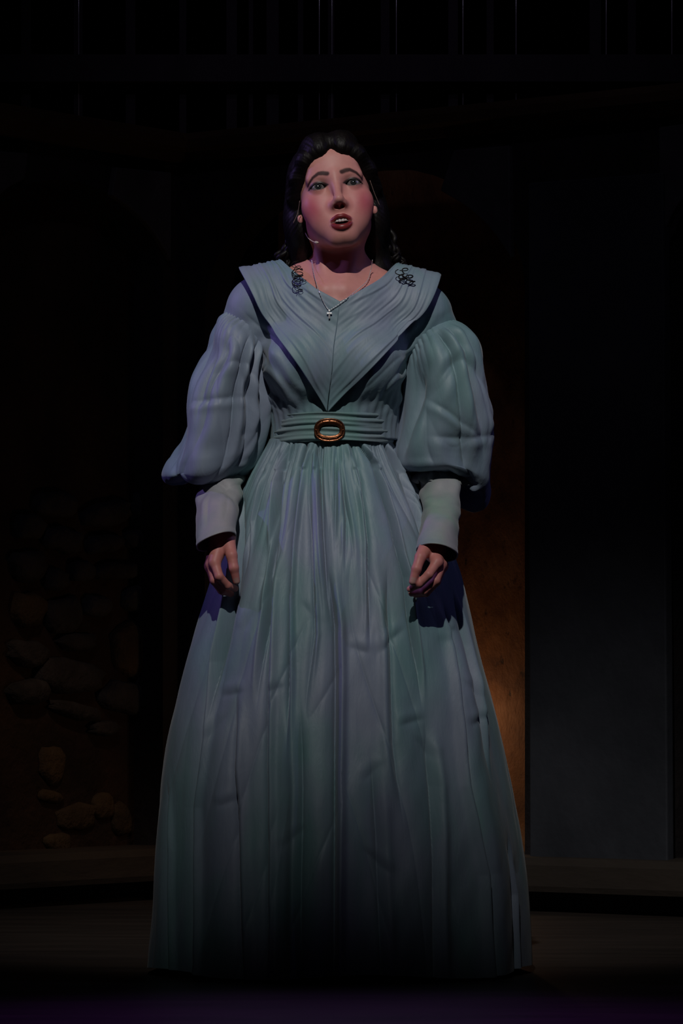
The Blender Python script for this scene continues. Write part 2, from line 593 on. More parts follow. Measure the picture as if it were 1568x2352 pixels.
# spandrel panels, cornices, plinths, the blue-grey panel
def px_slab(name, W, pts, off0, off1, mat, parent, bevel=0.004):
    return slab(name, W, [wall_hit(W, x, y, off1) for x, y in pts], off0, off1, mat, parent, bevel)


def curve_pts(p0, p1, bulge, n=8):
    out = []
    for i in range(n + 1):
        t = i / n
        x = p0[0] + (p1[0] - p0[0]) * t; y = p0[1] + (p1[1] - p0[1]) * t
        b = math.sin(math.pi * t) * bulge
        dx, dy = p1[0] - p0[0], p1[1] - p0[1]; L = math.hypot(dx, dy)
        out.append((x - dy / L * b, y + dx / L * b))
    return out


px_slab('spandrel_panel', WL, [(268, 384), (394, 396)] + curve_pts((394, 600), (258, 448), 16), 0.0, 0.02, M_SPANDREL, wl)
px_slab('spandrel_panel', WL, [(-20, 345), (66, 352)] + curve_pts((58, 412), (-20, 478), 10), 0.0, 0.02, M_SPANDREL, wl)
px_slab('spandrel_panel', WR, [(1040, 345), (1168, 334)] + curve_pts((1172, 592), (1010, 438), 18), 0.0, 0.02, M_SPANDREL, wr)
px_slab('spandrel_panel', WR, [(1512, 292), (1600, 280)] + curve_pts((1600, 420), (1514, 560), 12), 0.0, 0.02, M_SPANDREL, wr)
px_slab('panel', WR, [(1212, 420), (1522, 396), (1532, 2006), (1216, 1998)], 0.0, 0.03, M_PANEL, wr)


def moulding(name, W, u0, u1, prof, mat):
    """profile of (offset, z) swept along the wall"""
    k = len(prof)
    V = [wall_pt(W, u0, z, o) for o, z in prof] + [wall_pt(W, u1, z, o) for o, z in prof]
    Fc = [[i, (i + 1) % k, k + (i + 1) % k, k + i] for i in range(k)] + [list(range(k))[::-1], list(range(k, 2 * k))]
    return link_mesh(name, np.array(V), Fc, mat, smooth=False)


corn = [(-0.12, ZTOP - 0.045), (0.03, ZTOP - 0.045), (0.045, ZTOP - 0.02), (0.07, ZTOP - 0.012), (0.075, ZTOP + 0.012), (0.07, ZTOP + 0.03), (-0.12, ZTOP + 0.03)]
tag(moulding('trim_1', WL, 0.0, 2.4, corn, M_CORNICE), 'brown cornice along the top of the left stage wall', 'cornice', kind='structure')
tag(moulding('trim_2', WR, 0.0, 3.4, corn, M_CORNICE), 'brown cornice along the top of the right stage wall', 'cornice', kind='structure')
plin = [(-0.17, 0.055), (0.055, 0.055), (0.06, 0.07), (0.06, 0.125), (0.052, 0.145), (0.0, 0.15), (-0.17, 0.15)]
tag(moulding('baseboard_left', WL, 0.0, 2.4, plin, M_PLINTH), 'dark plinth at the foot of the left stage wall', 'plinth', kind='structure')
tag(moulding('baseboard_right', WR, 0.0, 3.4, plin, M_PLINTH), 'dark plinth at the foot of the right stage wall', 'plinth', kind='structure')
# castor blocks that carry the wagons a finger above the floor
und = [(-0.16, 0.0), (-0.02, 0.0), (-0.02, 0.056), (-0.16, 0.056)]
moulding('castor_beam', WL, 0.03, 2.35, und, M_PLASTER_DARK).parent = wl
moulding('castor_beam', WR, 0.03, 3.35, und, M_PLASTER_DARK).parent = wr

# gallery railing above the cornice
gr = bpy.data.objects.new('gallery_railing', None)
gr.location = (0, 3.9, ZTOP)
COL.objects.link(gr)
tag(gr, 'unlit gallery railing of dark posts and thin steel rods above the set', 'railing')
YG = 3.95


def box_at(name, x0, x1, y0, y1, z0, z1, mat, parent):
    V = [(x0, y0, z0), (x1, y0, z0), (x1, y1, z0), (x0, y1, z0), (x0, y0, z1), (x1, y0, z1), (x1, y1, z1), (x0, y1, z1)]
    o = link_mesh(name, V, [(3, 2, 1, 0), (4, 5, 6, 7), (0, 1, 5, 4), (1, 2, 6, 5), (2, 3, 7, 6), (3, 0, 4, 7)], mat, parent, smooth=False)
    o.matrix_parent_inverse.identity()
    for v in o.data.vertices: v.co -= Vector(parent.location)
    return o


for x, w in [(532, 24), (576, 10), (626, 28), (690, 12), (760, 14), (884, 20), (1040, 22), (1125, 16), (1366, 26), (1450, 18), (300, 22), (180, 20), (60, 22), (420, 16)]:
    a = P(x - w / 2, 0, YG); b = P(x + w / 2, 0, YG)
    box_at('post', a[0], b[0], YG - 0.015, YG + 0.015, ZTOP - 0.05, 2.85, M_POST, gr)
z1 = P(0, 190, YG - 0.04)[2]; z2 = P(0, 128, YG - 0.04)[2]
box_at('handrail', -1.25, 1.35, YG - 0.07, YG - 0.02, z1, z2, M_POST, gr)
for x in (180, 733, 762, 910, 1063, 1185, 1392, 1543):
    p = P(x, 0, YG - 0.03)
    V, Fc = tube_data([(p[0], YG - 0.018, ZTOP - 0.06), (p[0], YG - 0.018, 2.5), (p[0], YG - 0.018, 2.85)], 0.0016, 6)
    link_mesh('rod', V - np.array(gr.location), Fc, M_SILVER, gr)

# ------------------------------------------------------------------ the singer: body
def rotm(ax, a):
    c, s = math.cos(a), math.sin(a)
    return {'x': np.array([[1, 0, 0], [0, c, -s], [0, s, c]]), 'y': np.array([[c, 0, s], [0, 1, 0], [-s, 0, c]]),
            'z': np.array([[c, -s, 0], [s, c, 0], [0, 0, 1]])}[ax]


HS = 1.13
HR = rotm('y', math.radians(-7.5)) @ rotm('z', math.radians(3.0)) @ rotm('x', math.radians(-12.0))
HT = P(771, 424, -0.095) - HS * (HR @ np.array([0, -0.078, 0.0]))
toL = lambda w: ((w - HT) @ HR) / HS
toW = lambda l: HT + HS * (np.asarray(l) @ HR.T)

EYE = np.array([0.0325, -0.0655, 0.0])
ER = 0.0128
LX = np.linspace(-0.0200, 0.0200, 13)
LN = (LX / 0.0200) ** 2
LIPU = np.stack([LX, -0.0878 + 0.0108 * LN, -0.0642 - 0.0078 * LN + 0.0009 * np.exp(-((np.abs(LX) - 0.0055) / 0.003) ** 2)], 1)
LIPUR = 0.0012 + 0.0030 * (1 - LN) ** 0.6
LIPL = np.stack([LX, -0.0862 + 0.0095 * LN, -0.0848 + 0.0118 * LN], 1)
LIPLR = 0.0012 + 0.0048 * (1 - LN) ** 0.7
LID_A, LID_U, LID_L = 0.0150, 0.0063, 0.0052


def sdf_head(p):
    """head in its own frame: face towards -y, eyes at z = 0"""
    q = p.copy(); q[:, 0] = np.abs(q[:, 0])
    d = ell(q, (0, 0.016, 0.034), (0.071, 0.093, 0.080))
    d = smin(d, ell(q, (0, -0.020, -0.030), (0.059, 0.060, 0.070)), 0.03)
    d = smin(d, cap(q, (0.037, 0.004, -0.060), (0.012, -0.058, -0.0955), 0.017, 0.0135), 0.028)
    d = smin(d, ell(q, (0, -0.064, -0.0955), (0.020, 0.017, 0.0140)), 0.018)
    d = smin(d, ell(q, (0.041, -0.048, -0.030), (0.024, 0.025, 0.026)), 0.022)     # cheekbone
    d = smin(d, ell(q, (0.030, -0.052, -0.058), (0.022, 0.022, 0.028)), 0.022)     # cheek
    d = smin(d, cap(q, (0.0, -0.0755, 0.019), (0.044, -0.064, 0.019), 0.0070, 0.006), 0.018)
    d = smin(d, ell(q, (0, -0.064, 0.045), (0.042, 0.016, 0.030)), 0.022)          # forehead
    d = smin(d, ell(q, (0, -0.060, -0.074), (0.027, 0.0225, 0.026)), 0.020)        # muzzle
    d = smax(d, -ell(q, (0.0345, -0.0905, 0.001), (0.0165, 0.0135, 0.0105)), 0.010)  # eye socket
    # nose
    n = cap(q, (0, -0.0775, 0.014), (0, -0.0960, -0.028), 0.0066, 0.0075)
    n = smin(n, ell(q, (0, -0.0990, -0.0350), (0.0085, 0.0085, 0.0075)), 0.008)
    n = smin(n, ell(q, (0.0086, -0.0875, -0.0400), (0.0060, 0.0095, 0.0064)), 0.009)
    n = smin(n, cap(q, (0, -0.091, -0.0410), (0, -0.080, -0.046), 0.0042, 0.005), 0.005)
    d = smin(d, n, 0.016)
    d = smax(d, -ell(q, (0.0056, -0.0915, -0.0455), (0.0036, 0.0058, 0.0040)), 0.003)
    # eyelids
    e = EYE
    lid = np.sqrt(((q - e) ** 2).sum(1)) - (ER + 0.0016)
    d = smin(d, lid, 0.006)
    a, hu, hl = LID_A, LID_U, LID_L
    zc = q[:, 2] - (q[:, 0] - e[0]) * 0.0
    Ru = (a * a + hu * hu) / (2 * hu); Rl = (a * a + hl * hl) / (2 * hl)
    x0 = q[:, 0] - e[0]
    alm = np.maximum(np.sqrt(x0 ** 2 + (zc + Ru - hu) ** 2) - Ru, np.sqrt(x0 ** 2 + (zc - Rl + hl) ** 2) - Rl)
    alm = np.maximum(alm, q[:, 1] - e[1] + 0.002)
    d = smax(d, -alm, 0.0012)
    # mouth
    lips = np.minimum(chain(p, LIPU, LIPUR, 0.002), chain(p, LIPL, LIPLR, 0.002))
    d = smin(d, lips, 0.0040)
    d = smax(d, -ell(q, (0, -0.086, -0.0738), (0.0125, 0.0200, 0.0050)), 0.0016)
    d = smax(d, -cap(q, (0, -0.0915, -0.050), (0, -0.0915, -0.058), 0.0022), 0.004)
    # ears
    er = ell(q, (0.0705, 0.014, -0.002), (0.006, 0.018, 0.030))
    er = smin(er, ell(q, (0.0700, 0.002, -0.033), (0.006, 0.009, 0.0105)), 0.006)
    er = smax(er, -ell(q, (0.077, 0.012, 0.002), (0.005, 0.011, 0.019)), 0.004)
    d = smin(d, er, 0.006)
    return d


XC = -0.0145
# arms, world coordinates (viewer's left = her right)
ARM = {
    'a': dict(sh=P(588, 712, 0.015), el=P(500, 1046, 0.10), wr=P(511, 1232, -0.135)),
    'b': dict(sh=P(972, 718, 0.015), el=P(1026, 1050, 0.09), wr=P(993, 1256, -0.185)),
}
HAND = {
    'a': dict(
        kn=[P(493, 1292, -0.165), P(485, 1297, -0.145), P(482, 1300, -0.124), P(483, 1298, -0.105)],
        fg=[[P(503, 1324, -0.180), P(522, 1345, -0.166), P(540, 1352, -0.148)],
            [P(493, 1333, -0.160), P(511, 1357, -0.148), P(530, 1364, -0.132)],
            [P(491, 1333, -0.135), P(508, 1356, -0.125), P(524, 1362, -0.112)],
            [P(492, 1326, -0.112), P(506, 1345, -0.103), P(520, 1350, -0.093)]],
        th=[P(524, 1246, -0.150), P(532, 1276, -0.172), P(537, 1305, -0.178), P(543, 1335, -0.172)]),
    'b': dict(
        kn=[P(1003, 1292, -0.225), P(1013, 1297, -0.205), P(1016, 1300, -0.183), P(1014, 1299, -0.163)],
        fg=[[P(984, 1320, -0.245), P(962, 1341, -0.245), P(941, 1353, -0.235)],
            [P(1000, 1334, -0.225), P(973, 1358, -0.225), P(945, 1363, -0.215)],
            [P(1002, 1336, -0.200), P(978, 1362, -0.200), P(954, 1366, -0.192)],
            [P(1001, 1330, -0.178), P(982, 1352, -0.178), P(962, 1358, -0.172)]],
        th=[P(976, 1262, -0.215), P(965, 1280, -0.238), P(956, 1307, -0.250), P(947, 1336, -0.252)]),
}
FR = [(0.0105, 0.0090, 0.0082, 0.0066), (0.0105, 0.0092, 0.0083, 0.0066), (0.0100, 0.0087, 0.0079, 0.0062), (0.0090, 0.0078, 0.0070, 0.0056)]


def sdf_hand(p, key):
    h = HAND[key]; w = ARM[key]['wr']
    kn = h['kn']
    palm = cap(p, w, kn[0], 0.0215, 0.0125)
    for i in (1, 2, 3):
        palm = smin(palm, cap(p, w, kn[i], 0.021, 0.0115 if i < 3 else 0.0105), 0.012)
    fing = None
    for i in range(4):
        pts = [kn[i]] + h['fg'][i]
        e = chain(p, pts, FR[i], 0.003)
        fing = e if fing is None else np.minimum(fing, e)
    th = chain(p, h['th'], (0.0150, 0.0112, 0.0098, 0.0072), 0.004)
    d = smin(palm, fing, 0.006)
    return smin(d, th, 0.008)


def sdf_torso(p):
    d = ell(p, (XC, 0.015, 1.275), (0.140, 0.100, 0.19))
    d = smin(d, cap(p, (XC - 0.150, 0.015, 1.385), (XC + 0.150, 0.015, 1.378), 0.048), 0.06)
    for s in (-1, 1):
        d = smin(d, ell(p, (XC + s * 0.070, -0.058, 1.265), (0.062, 0.062, 0.066)), 0.045)
    d = smin(d, ell(p, (XC, 0.012, 1.13), (0.116, 0.088, 0.12)), 0.05)
    d = smin(d, ell(p, (XC, 0.012, 0.98), (0.165, 0.118, 0.12)), 0.07)
    # upper chest, clavicles, trapezius
    d = smin(d, ell(p, (XC + 0.005, -0.005, 1.385), (0.120, 0.070, 0.065)), 0.04)
    for s in (-1, 1):
        d = smin(d, cap(p, (XC + s * 0.022, -0.062, 1.418), (XC + s * 0.135, 0.000, 1.428), 0.008, 0.011), 0.022)
        d = smin(d, cap(p, (XC + s * 0.030, 0.035, 1.475), (XC + s * 0.145, 0.020, 1.400), 0.030, 0.040), 0.04)
    return d


def sdf_neck(p):
    top = toW((0.0, 0.020, -0.055)); bot = P(786, 655, 0.030)
    d = cap(p, top, bot, 0.046, 0.051)
    # sternomastoid cords
    for s, bx in ((-1, 757), (1, 786)):
        a = toW((s * 0.050, 0.020, -0.050)); b = P(bx, 662, -0.048)
        d = smin(d, cap(p, a, b, 0.007, 0.006), 0.03)
    return d


def sdf_legs(p):
    d = None
    for s in (-1, 1):
        hip = (XC + s * 0.085, 0.01, 0.93); kn = (XC + s * 0.085, 0.0, 0.52); an = (XC + s * 0.08, 0.03, 0.085)
        e = cap(p, hip, kn, 0.085, 0.055)
        e = smin(e, cap(p, kn, an, 0.054, 0.034), 0.03)
        e = smin(e, cap(p, (an[0], 0.035, 0.040), (an[0] + s * 0.015, -0.15, 0.026), 0.038, 0.024), 0.03)
        d = e if d is None else np.minimum(d, e)
    return np.maximum(d, -p[:, 2] + 0.001)


def sdf_arms(p):
    d = None
    for k in ('a', 'b'):
        A = ARM[k]
        e = smin(cap(p, A['sh'], A['el'], 0.046, 0.037), cap(p, A['el'], A['wr'], 0.038, 0.0235), 0.015)
        d = e if d is None else np.minimum(d, e)
    return d


def sdf_upper(p):
    d = smin(sdf_torso(p), sdf_neck(p), 0.035)
    h = sdf_head(toL(p)) * HS
    return smin(d, h, 0.016)


def sdf_full(p):
    d = smin(sdf_torso(p), sdf_neck(p), 0.03)
    d = smin(d, sdf_arms(p), 0.04)
    d = smin(d, sdf_legs(p), 0.05)
    return d


def sdf_hand_arm(key):
    A = ARM[key]
    return lambda p: smin(cap(p, A['el'], A['wr'], 0.038, 0.0235), sdf_hand(p, key), 0.012)


pieces = []
V1, Q1 = surface_nets(sdf_upper, (-0.155, -0.20, 1.355), (0.135, 0.125, 1.80), 0.0014)
pieces.append((V1, Q1))
pieces.append(surface_nets(lambda p: np.maximum(sdf_full(p), p[:, 2] - 1.365), (-0.42, -0.30, 0.0), (0.42, 0.22, 1.44), 0.009, 3))
for key in ('a', 'b'):
    hp = np.array(HAND[key]['kn'] + sum(HAND[key]['fg'], []) + HAND[key]['th'] + [ARM[key]['wr'] + np.array([0, 0, 0.04])])
    pieces.append(surface_nets(sdf_hand_arm(key), hp.min(0) - 0.03, hp.max(0) + 0.03, 0.0013))

# vertex tones: skin, blush, lips, brows, lashes (make-up, skin colour and shade painted around the eyes)
SKIN = np.array([0.61, 0.265, 0.235])


def dist_poly(p, pts):
    d = np.full(len(p), 1e9); t_at = np.zeros(len(p))
    n = len(pts) - 1
    for i in range(n):
        a = np.asarray(pts[i], float); b = np.asarray(pts[i + 1], float); ab = b - a
        t = np.clip(((p - a) @ ab) / (ab @ ab), 0, 1)
        e = np.sqrt(((p - a - t[:, None] * ab) ** 2).sum(1))
        m = e < d
        d = np.where(m, e, d); t_at = np.where(m, (i + t) / n, t_at)
    return d, t_at


def head_tones(V):
    L = toL(V)
    n = len(V)
    C = np.tile(SKIN, (n, 1)); G = np.zeros(n)
    def mix(col, w):
        nonlocal C
        C = C * (1 - w[:, None]) + np.asarray(col) * w[:, None]
    q = L.copy(); q[:, 0] = np.abs(q[:, 0])
    front = smoothstep(0.0, -0.02, L[:, 1])
    # blush
    bl = np.exp(-(((q[:, 0] - 0.050) / 0.023) ** 2 + ((L[:, 2] + 0.038) / 0.028) ** 2)) * front
    mix((0.50, 0.085, 0.125), bl * 0.80)
    ns = np.exp(-((q[:, 0] / 0.012) ** 2 + ((L[:, 2] + 0.03) / 0.018) ** 2)) * smoothstep(-0.085, -0.095, L[:, 1])
    mix((0.50, 0.21, 0.19), ns * 0.4)
    # eye shadow make-up, deepened to paint in the shade under the brow ridge
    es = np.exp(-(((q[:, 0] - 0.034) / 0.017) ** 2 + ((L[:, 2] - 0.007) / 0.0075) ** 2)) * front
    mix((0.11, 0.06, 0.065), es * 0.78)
    # lash lines
    a, hu, hl = LID_A, LID_U, LID_L
    zc = L[:, 2] - (q[:, 0] - EYE[0]) * 0.0
    x0 = q[:, 0] - EYE[0]
    Ru = (a * a + hu * hu) / (2 * hu); Rl = (a * a + hl * hl) / (2 * hl)
    du = np.sqrt(x0 ** 2 + (zc + Ru - hu) ** 2) - Ru
    dl = np.sqrt(x0 ** 2 + (zc - Rl + hl) ** 2) - Rl
    al = np.maximum(du, dl)
    up = (zc > 0).astype(float)
    w = smoothstep(1.0, 0.35, np.abs(al - 0.0006 * up) / (0.0026 + 0.0024 * up)) * front * (0.70 + 0.28 * up) * smoothstep(-0.055, -0.060, L[:, 1])
    mix((0.02, 0.012, 0.012), w)
    # brows
    br = [(0.0135, 0.0205), (0.021, 0.0232), (0.029, 0.0243), (0.0400, 0.0192), (0.0500, 0.0090)]
    db, tb = dist_poly(q[:, [0, 2]], br)
    wd = 0.0047 - 0.0030 * np.clip(tb - 0.35, 0, 1) / 0.65
    mix((0.028, 0.011, 0.010), smoothstep(1.0, 0.40, db / (wd + 1e-6) / 1.25) * front * 0.95)
    # lips
    lu = chain(L, LIPU, LIPUR); ll = chain(L, LIPL, LIPLR)
    lw = smoothstep(0.0019, 0.0011, np.minimum(lu, ll)) * smoothstep(-0.070, -0.075, L[:, 1])
    mix((0.20, 0.018, 0.022), lw * 0.96)
    G = np.maximum(G, lw * 0.35)
    zu = np.interp(L[:, 0], LX, LIPU[:, 2]); zl = np.interp(L[:, 0], LX, LIPL[:, 2])
    gap = (L[:, 2] < zu) * (L[:, 2] > zl) * (q[:, 0] < 0.0198) * smoothstep(-0.068, -0.073, L[:, 1]) * (1 - lw)
    mix((0.10, 0.012, 0.014), gap * 0.95)
    # inside of the mouth
    cav = smoothstep(0.002, -0.001, ell(q, (0, -0.074, -0.0738), (0.0152, 0.012, 0.0058))) * smoothstep(-0.084, -0.080, L[:, 1])
    mix((0.03, 0.006, 0.006), cav)
    G *= 1 - cav
    return C, G


tones = []; gloss = []
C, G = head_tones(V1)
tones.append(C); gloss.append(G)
tones.append(np.tile(SKIN, (len(pieces[1][0]), 1))); gloss.append(np.zeros(len(pieces[1][0])))
for key, pc in zip(('a', 'b'), pieces[2:]):
    Vh = pc[0]
    Ch = np.tile(SKIN * np.array([0.92, 0.80, 0.80]), (len(Vh), 1)); Gh = np.zeros(len(Vh))
    # redder knuckles and finger ends, glossy thumb nail
    for f, k in zip(HAND[key]['fg'], HAND[key]['kn']):
        for pt, rr in ((k, 0.013), (f[0], 0.011), (f[2], 0.014)):
            w = np.exp(-((Vh - pt) ** 2).sum(1) / rr ** 2) * 0.35
            Ch = Ch * (1 - w[:, None]) + np.array([0.44, 0.17, 0.15]) * w[:, None]
    t3, t2 = HAND[key]['th'][3], HAND[key]['th'][2]
    ax = (t3 - t2) / np.linalg.norm(t3 - t2)
    rel = Vh - t3
    along = rel @ ax
    perp = rel - along[:, None] * ax
    nail = smoothstep(-0.010, -0.007, along) * smoothstep(0.007, 0.004, along) * smoothstep(-0.004, -0.0055, perp[:, 1]) * (np.abs(perp[:, 0]) < 0.006)
    Ch = Ch * (1 - nail[:, None]) + np.array([0.52, 0.30, 0.27]) * nail[:, None]
    Gh = np.maximum(Gh, nail * 0.95)
    tones.append(Ch); gloss.append(Gh)


# eyeballs and teeth belong to the body mesh
def eyeball(side):
    gaze = np.array([0.03 * side * 0 + 0.02, -1.0, 0.10]); gaze /= np.linalg.norm(gaze)
    nu, nv = 32, 40
    e1 = np.cross(gaze, [0, 0, 1.0]); e1 /= np.linalg.norm(e1); e2 = np.cross(e1, gaze)
    th = np.concatenate([np.linspace(0.001, 0.62, 26), np.linspace(0.68, math.pi - 0.001, nv - 26)])
    a = np.linspace(0, 2 * math.pi, nu, endpoint=False)
    V = []; Cc = []
    for t in th:
        r = ER * (1 + 0.07 * math.exp(-(t / 0.42) ** 4))
        for x in a:
            V.append(gaze * math.cos(t) * r + (e1 * math.cos(x) + e2 * math.sin(x)) * math.sin(t) * ER)
            if t < 0.22: c = (0.004, 0.004, 0.004)
            elif t < 0.45:
                v = 0.75 + 0.5 * math.sin(x * 9) * 0.3
                c = (0.034 * v, 0.038 * v, 0.041 * v)
            elif t < 0.51: c = (0.03, 0.035, 0.035)
            else: c = (0.17, 0.15, 0.15)  # eye white, toned down to paint in the shade of the sockets
            Cc.append(c)
    V = np.array(V) + EYE * np.array([side, 1, 1])
    Fc = grid_faces(nu, nv, True)
    return toW(V), Fc, np.array(Cc)


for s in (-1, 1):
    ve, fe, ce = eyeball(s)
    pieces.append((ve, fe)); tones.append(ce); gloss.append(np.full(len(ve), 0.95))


def teeth():
    V = []; Fc = []; off = 0
    for i, (x, w) in enumerate([(-0.0125, 0.0048), (-0.0078, 0.0052), (-0.0027, 0.0055), (0.0027, 0.0055), (0.0078, 0.0052), (0.0125, 0.0048)]):
        y = -0.0878 + 26.0 * x * x
        hgt = 0.0072 if abs(x) < 0.004 else 0.0064
        z1, z0 = -0.0665, -0.0668 - hgt
        vv = []
        for zz, sc, yy in ((z1, 1.0, 0), (z0 + 0.001, 0.98, 0), (z0, 0.8, 0.0006)):
            for dx, dy in ((-1, 0.0009), (-0.5, 0.0001), (0.5, 0.0001), (1, 0.0009), (1, 0.004), (-1, 0.004)):
                vv.append((x + dx * w / 2 * sc * 0.99, y + dy + yy, zz))
        V += vv
        k = 6
        for r in range(2):
            for j in range(k):
                Fc.append([off + r * k + j, off + r * k + (j + 1) % k, off + (r + 1) * k + (j + 1) % k, off + (r + 1) * k + j])
        Fc.append([off + 2 * k + j for j in range(k)])
        off += len(vv)
    return toW(np.array(V)), Fc


vt, ft = teeth()
pieces.append((vt, ft)); tones.append(np.tile((0.78, 0.72, 0.69), (len(vt), 1))); gloss.append(np.full(len(vt), 0.6))

VB, FB = join_data(pieces)
person = link_mesh('person', VB, FB, M_SKIN)
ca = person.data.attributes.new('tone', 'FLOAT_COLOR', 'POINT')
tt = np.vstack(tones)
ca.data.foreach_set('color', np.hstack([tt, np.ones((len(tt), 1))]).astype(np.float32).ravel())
ga = person.data.attributes.new('gloss', 'FLOAT', 'POINT')
ga.data.foreach_set('value', np.concatenate(gloss).astype(np.float32))
tag(person, 'singer in a dusty blue silk gown looking up, arms hanging at her sides', 'person')

# ------------------------------------------------------------------ hair
def sdf_hair(p):
    """in the head frame"""
    q = p.copy(); q[:, 0] = np.abs(q[:, 0])
    d = ell(p, (0, 0.030, 0.045), (0.083, 0.098, 0.079))
    d = smin(d, ell(p, (0, 0.075, 0.055), (0.070, 0.060, 0.072)), 0.03)
    d = smin(d, ell(q, (0.070, 0.040, -0.030), (0.028, 0.045, 0.060)), 0.03)
    # opening for the face
    x = np.sqrt((q[:, 0] / 0.0665) ** 2 + ((p[:, 2] + 0.018) / 0.092) ** 2)
    cut = np.maximum((x - 1) * 0.066, p[:, 1] - 0.000)
    d = smax(d, -cut, 0.006)
    d = smax(d, -ell(p, (0, 0.016, 0.034), (0.067, 0.089, 0.076)), 0.003)
    # swept waves either side of the parting
    w = chain(q, [(0.001, -0.066, 0.082), (0.022, -0.069, 0.0715), (0.046, -0.058, 0.0590), (0.064, -0.036, 0.0350), (0.0745, -0.006, 0.008)],
              (0.0125, 0.0165, 0.0170, 0.0150, 0.0150), 0.012)
    d = smin(d, w, 0.012)
    d = smin(d, ell(q, (0.020, -0.036, 0.092), (0.032, 0.040, 0.022)), 0.02)
    # knot and hair falling behind the neck
    d = smin(d, ell(p, (0.0, 0.110, 0.020), (0.055, 0.045, 0.055)), 0.03)
    d = smin(d, cap(q, (0.052, 0.075, -0.02), (0.064, 0.082, -0.125), 0.036, 0.030), 0.03)
    d = smin(d, cap(p, (0, 0.09, -0.02), (0, 0.10, -0.13), 0.045, 0.035), 0.03)
    # strands
    ang = np.arctan2(q[:, 0], p[:, 2] - 0.01)
    d = d + 0.0003 * np.sin(ang * 34 + 40 * p[:, 1] + 1.5 * np.sin(p[:, 1] * 60)) * smoothstep(-0.05, 0.0, p[:, 2]) \
          + 0.0002 * np.sin(ang * 83 - 70 * p[:, 1])
    return d


Vh, Qh = surface_nets(sdf_hair, (-0.115, -0.105, -0.175), (0.115, 0.17, 0.15), 0.0021)
hair = link_mesh('hair', toW(Vh), Qh, M_HAIR, person)
tag(hair, 'dark brown parted hair pinned up and falling behind the neck')

# ------------------------------------------------------------------ dress
nzA, nzB, nzC, nzR = Noise(3), Noise(11), Noise(23), Noise(77, 6)


def sdf_bodice(p):
    d = sdf_torso(p)
    sl = None
    for k, s in (('a', -1), ('b', 1)):
        A = ARM[k]
        m = A['sh'] + (A['el'] - A['sh']) * 0.32
        e = cap(p, A['sh'] + np.array([0, 0, -0.004]), m, 0.050, 0.062)
        sl = e if sl is None else np.minimum(sl, e)
    d = smin(d, sl, 0.03) - 0.011
    # draped wrinkles
    q = p.copy()
    xr = p[:, 0] - XC
    dia = (p[:, 2] - 1.2) - np.abs(xr) * 0.9
    amp = smoothstep(1.15, 1.20, p[:, 2]) * smoothstep(1.40, 1.33, p[:, 2])
    d = d - 0.0030 * amp * np.sin(dia * 120 + 2.5 * nzA(q * 7)) * (0.5 + 0.5 * nzB(q * 9)) - 0.0025 * amp * nzC(q * np.array([16, 16, 11])) - amp * ridged(nzR, np.stack([xr, p[:, 1], p[:, 2] - 0.9 * np.abs(xr)], 1) * np.array([5, 5, 14]), 6) * 0.0028
    # waist gathers
    d = d - 0.0008 * smoothstep(1.25, 1.16, p[:, 2]) * np.sin(np.arctan2(xr, -p[:, 1]) * 42 + nzA(q * 12))
    return d


def bodice_cut(p):
    d = sdf_bodice(p)
    d = smax(d, 1.112 - p[:, 2], 0.002)
    # neckline: open V in front, scooped behind
    zx = np.abs(p[:, 0] + 0.004)
    vz = 1.372 + zx * 0.62 + 0.02
    d = smax(d, p[:, 2] - np.where(p[:, 1] < 0.03, vz, 1.45), 0.004)
    # sleeve ends
    for k, s in (('a', -1), ('b', 1)):
        A = ARM[k]
        ax = (A['el'] - A['sh']); ax /= np.linalg.norm(ax)
        cut = (p - A['sh']) @ ax - 0.085
        side = (p[:, 0] - (XC + s * 0.150)) * s
        d = np.where(side > 0, np.maximum(d, cut), d)
    return d


Vb, Qb = surface_nets(bodice_cut, (-0.32, -0.20, 1.10), (0.30, 0.16, 1.50), 0.0034)
dress = link_mesh('dress', Vb, Qb, M_SILK, person)
tag(dress, 'dusty blue silk bodice of the gown')


# --- skirt
zs_l = [(1012, 618), (1035, 606), (1060, 588), (1100, 566), (1150, 546), (1220, 522), (1290, 497), (1346, 478), (1420, 455), (1500, 432), (1600, 406), (1700, 380), (1800, 367), (1900, 362), (2000, 357), (2100, 350), (2222, 338)]
zs_r = [(1012, 900), (1035, 908), (1060, 922), (1100, 945), (1150, 974), (1220, 1018), (1290, 1054), (1346, 1067), (1420, 1084), (1500, 1103), (1600, 1130), (1700, 1152), (1800, 1176), (1900, 1197), (2000, 1211), (2100, 1219), (2222, 1224)]
NT, NZ = 1120, 340
rows = np.linspace(1008, 2222, NZ)
lx = np.interp(rows, *zip(*zs_l)); rx_ = np.interp(rows, *zip(*zs_r))
k = np.ones(9) / 9
lx = np.convolve(np.pad(lx, 4, 'edge'), k, 'valid'); rx_ = np.convolve(np.pad(rx_, 4, 'edge'), k, 'valid')
lx[0:4] = np.interp(rows[0:4], *zip(*zs_l)); rx_[0:4] = np.interp(rows[0:4], *zip(*zs_r))
sc0 = CD / F
Xl = (lx - 784) * sc0; Xr = (rx_ - 784) * sc0
CXs = (Xl + Xr) / 2; RXs = (Xr - Xl) / 2
Zs = CZ - (rows - HOR) * sc0
RYs = np.interp(rows, [1008, 1060, 1150, 1300, 1500, 1800, 2222], [0.103, 0.135, 0.185, 0.235, 0.275, 0.345, 0.405])
CYs = np.interp(rows, [1008, 1200, 2222], [0.012, 0.03, 0.03])
TH = np.concatenate([np.linspace(-1.75, 1.75, 880, endpoint=False), np.linspace(1.75, 2 * math.pi - 1.75, NT - 880, endpoint=False)])
TH = (TH + math.pi) % (2 * math.pi) - math.pi
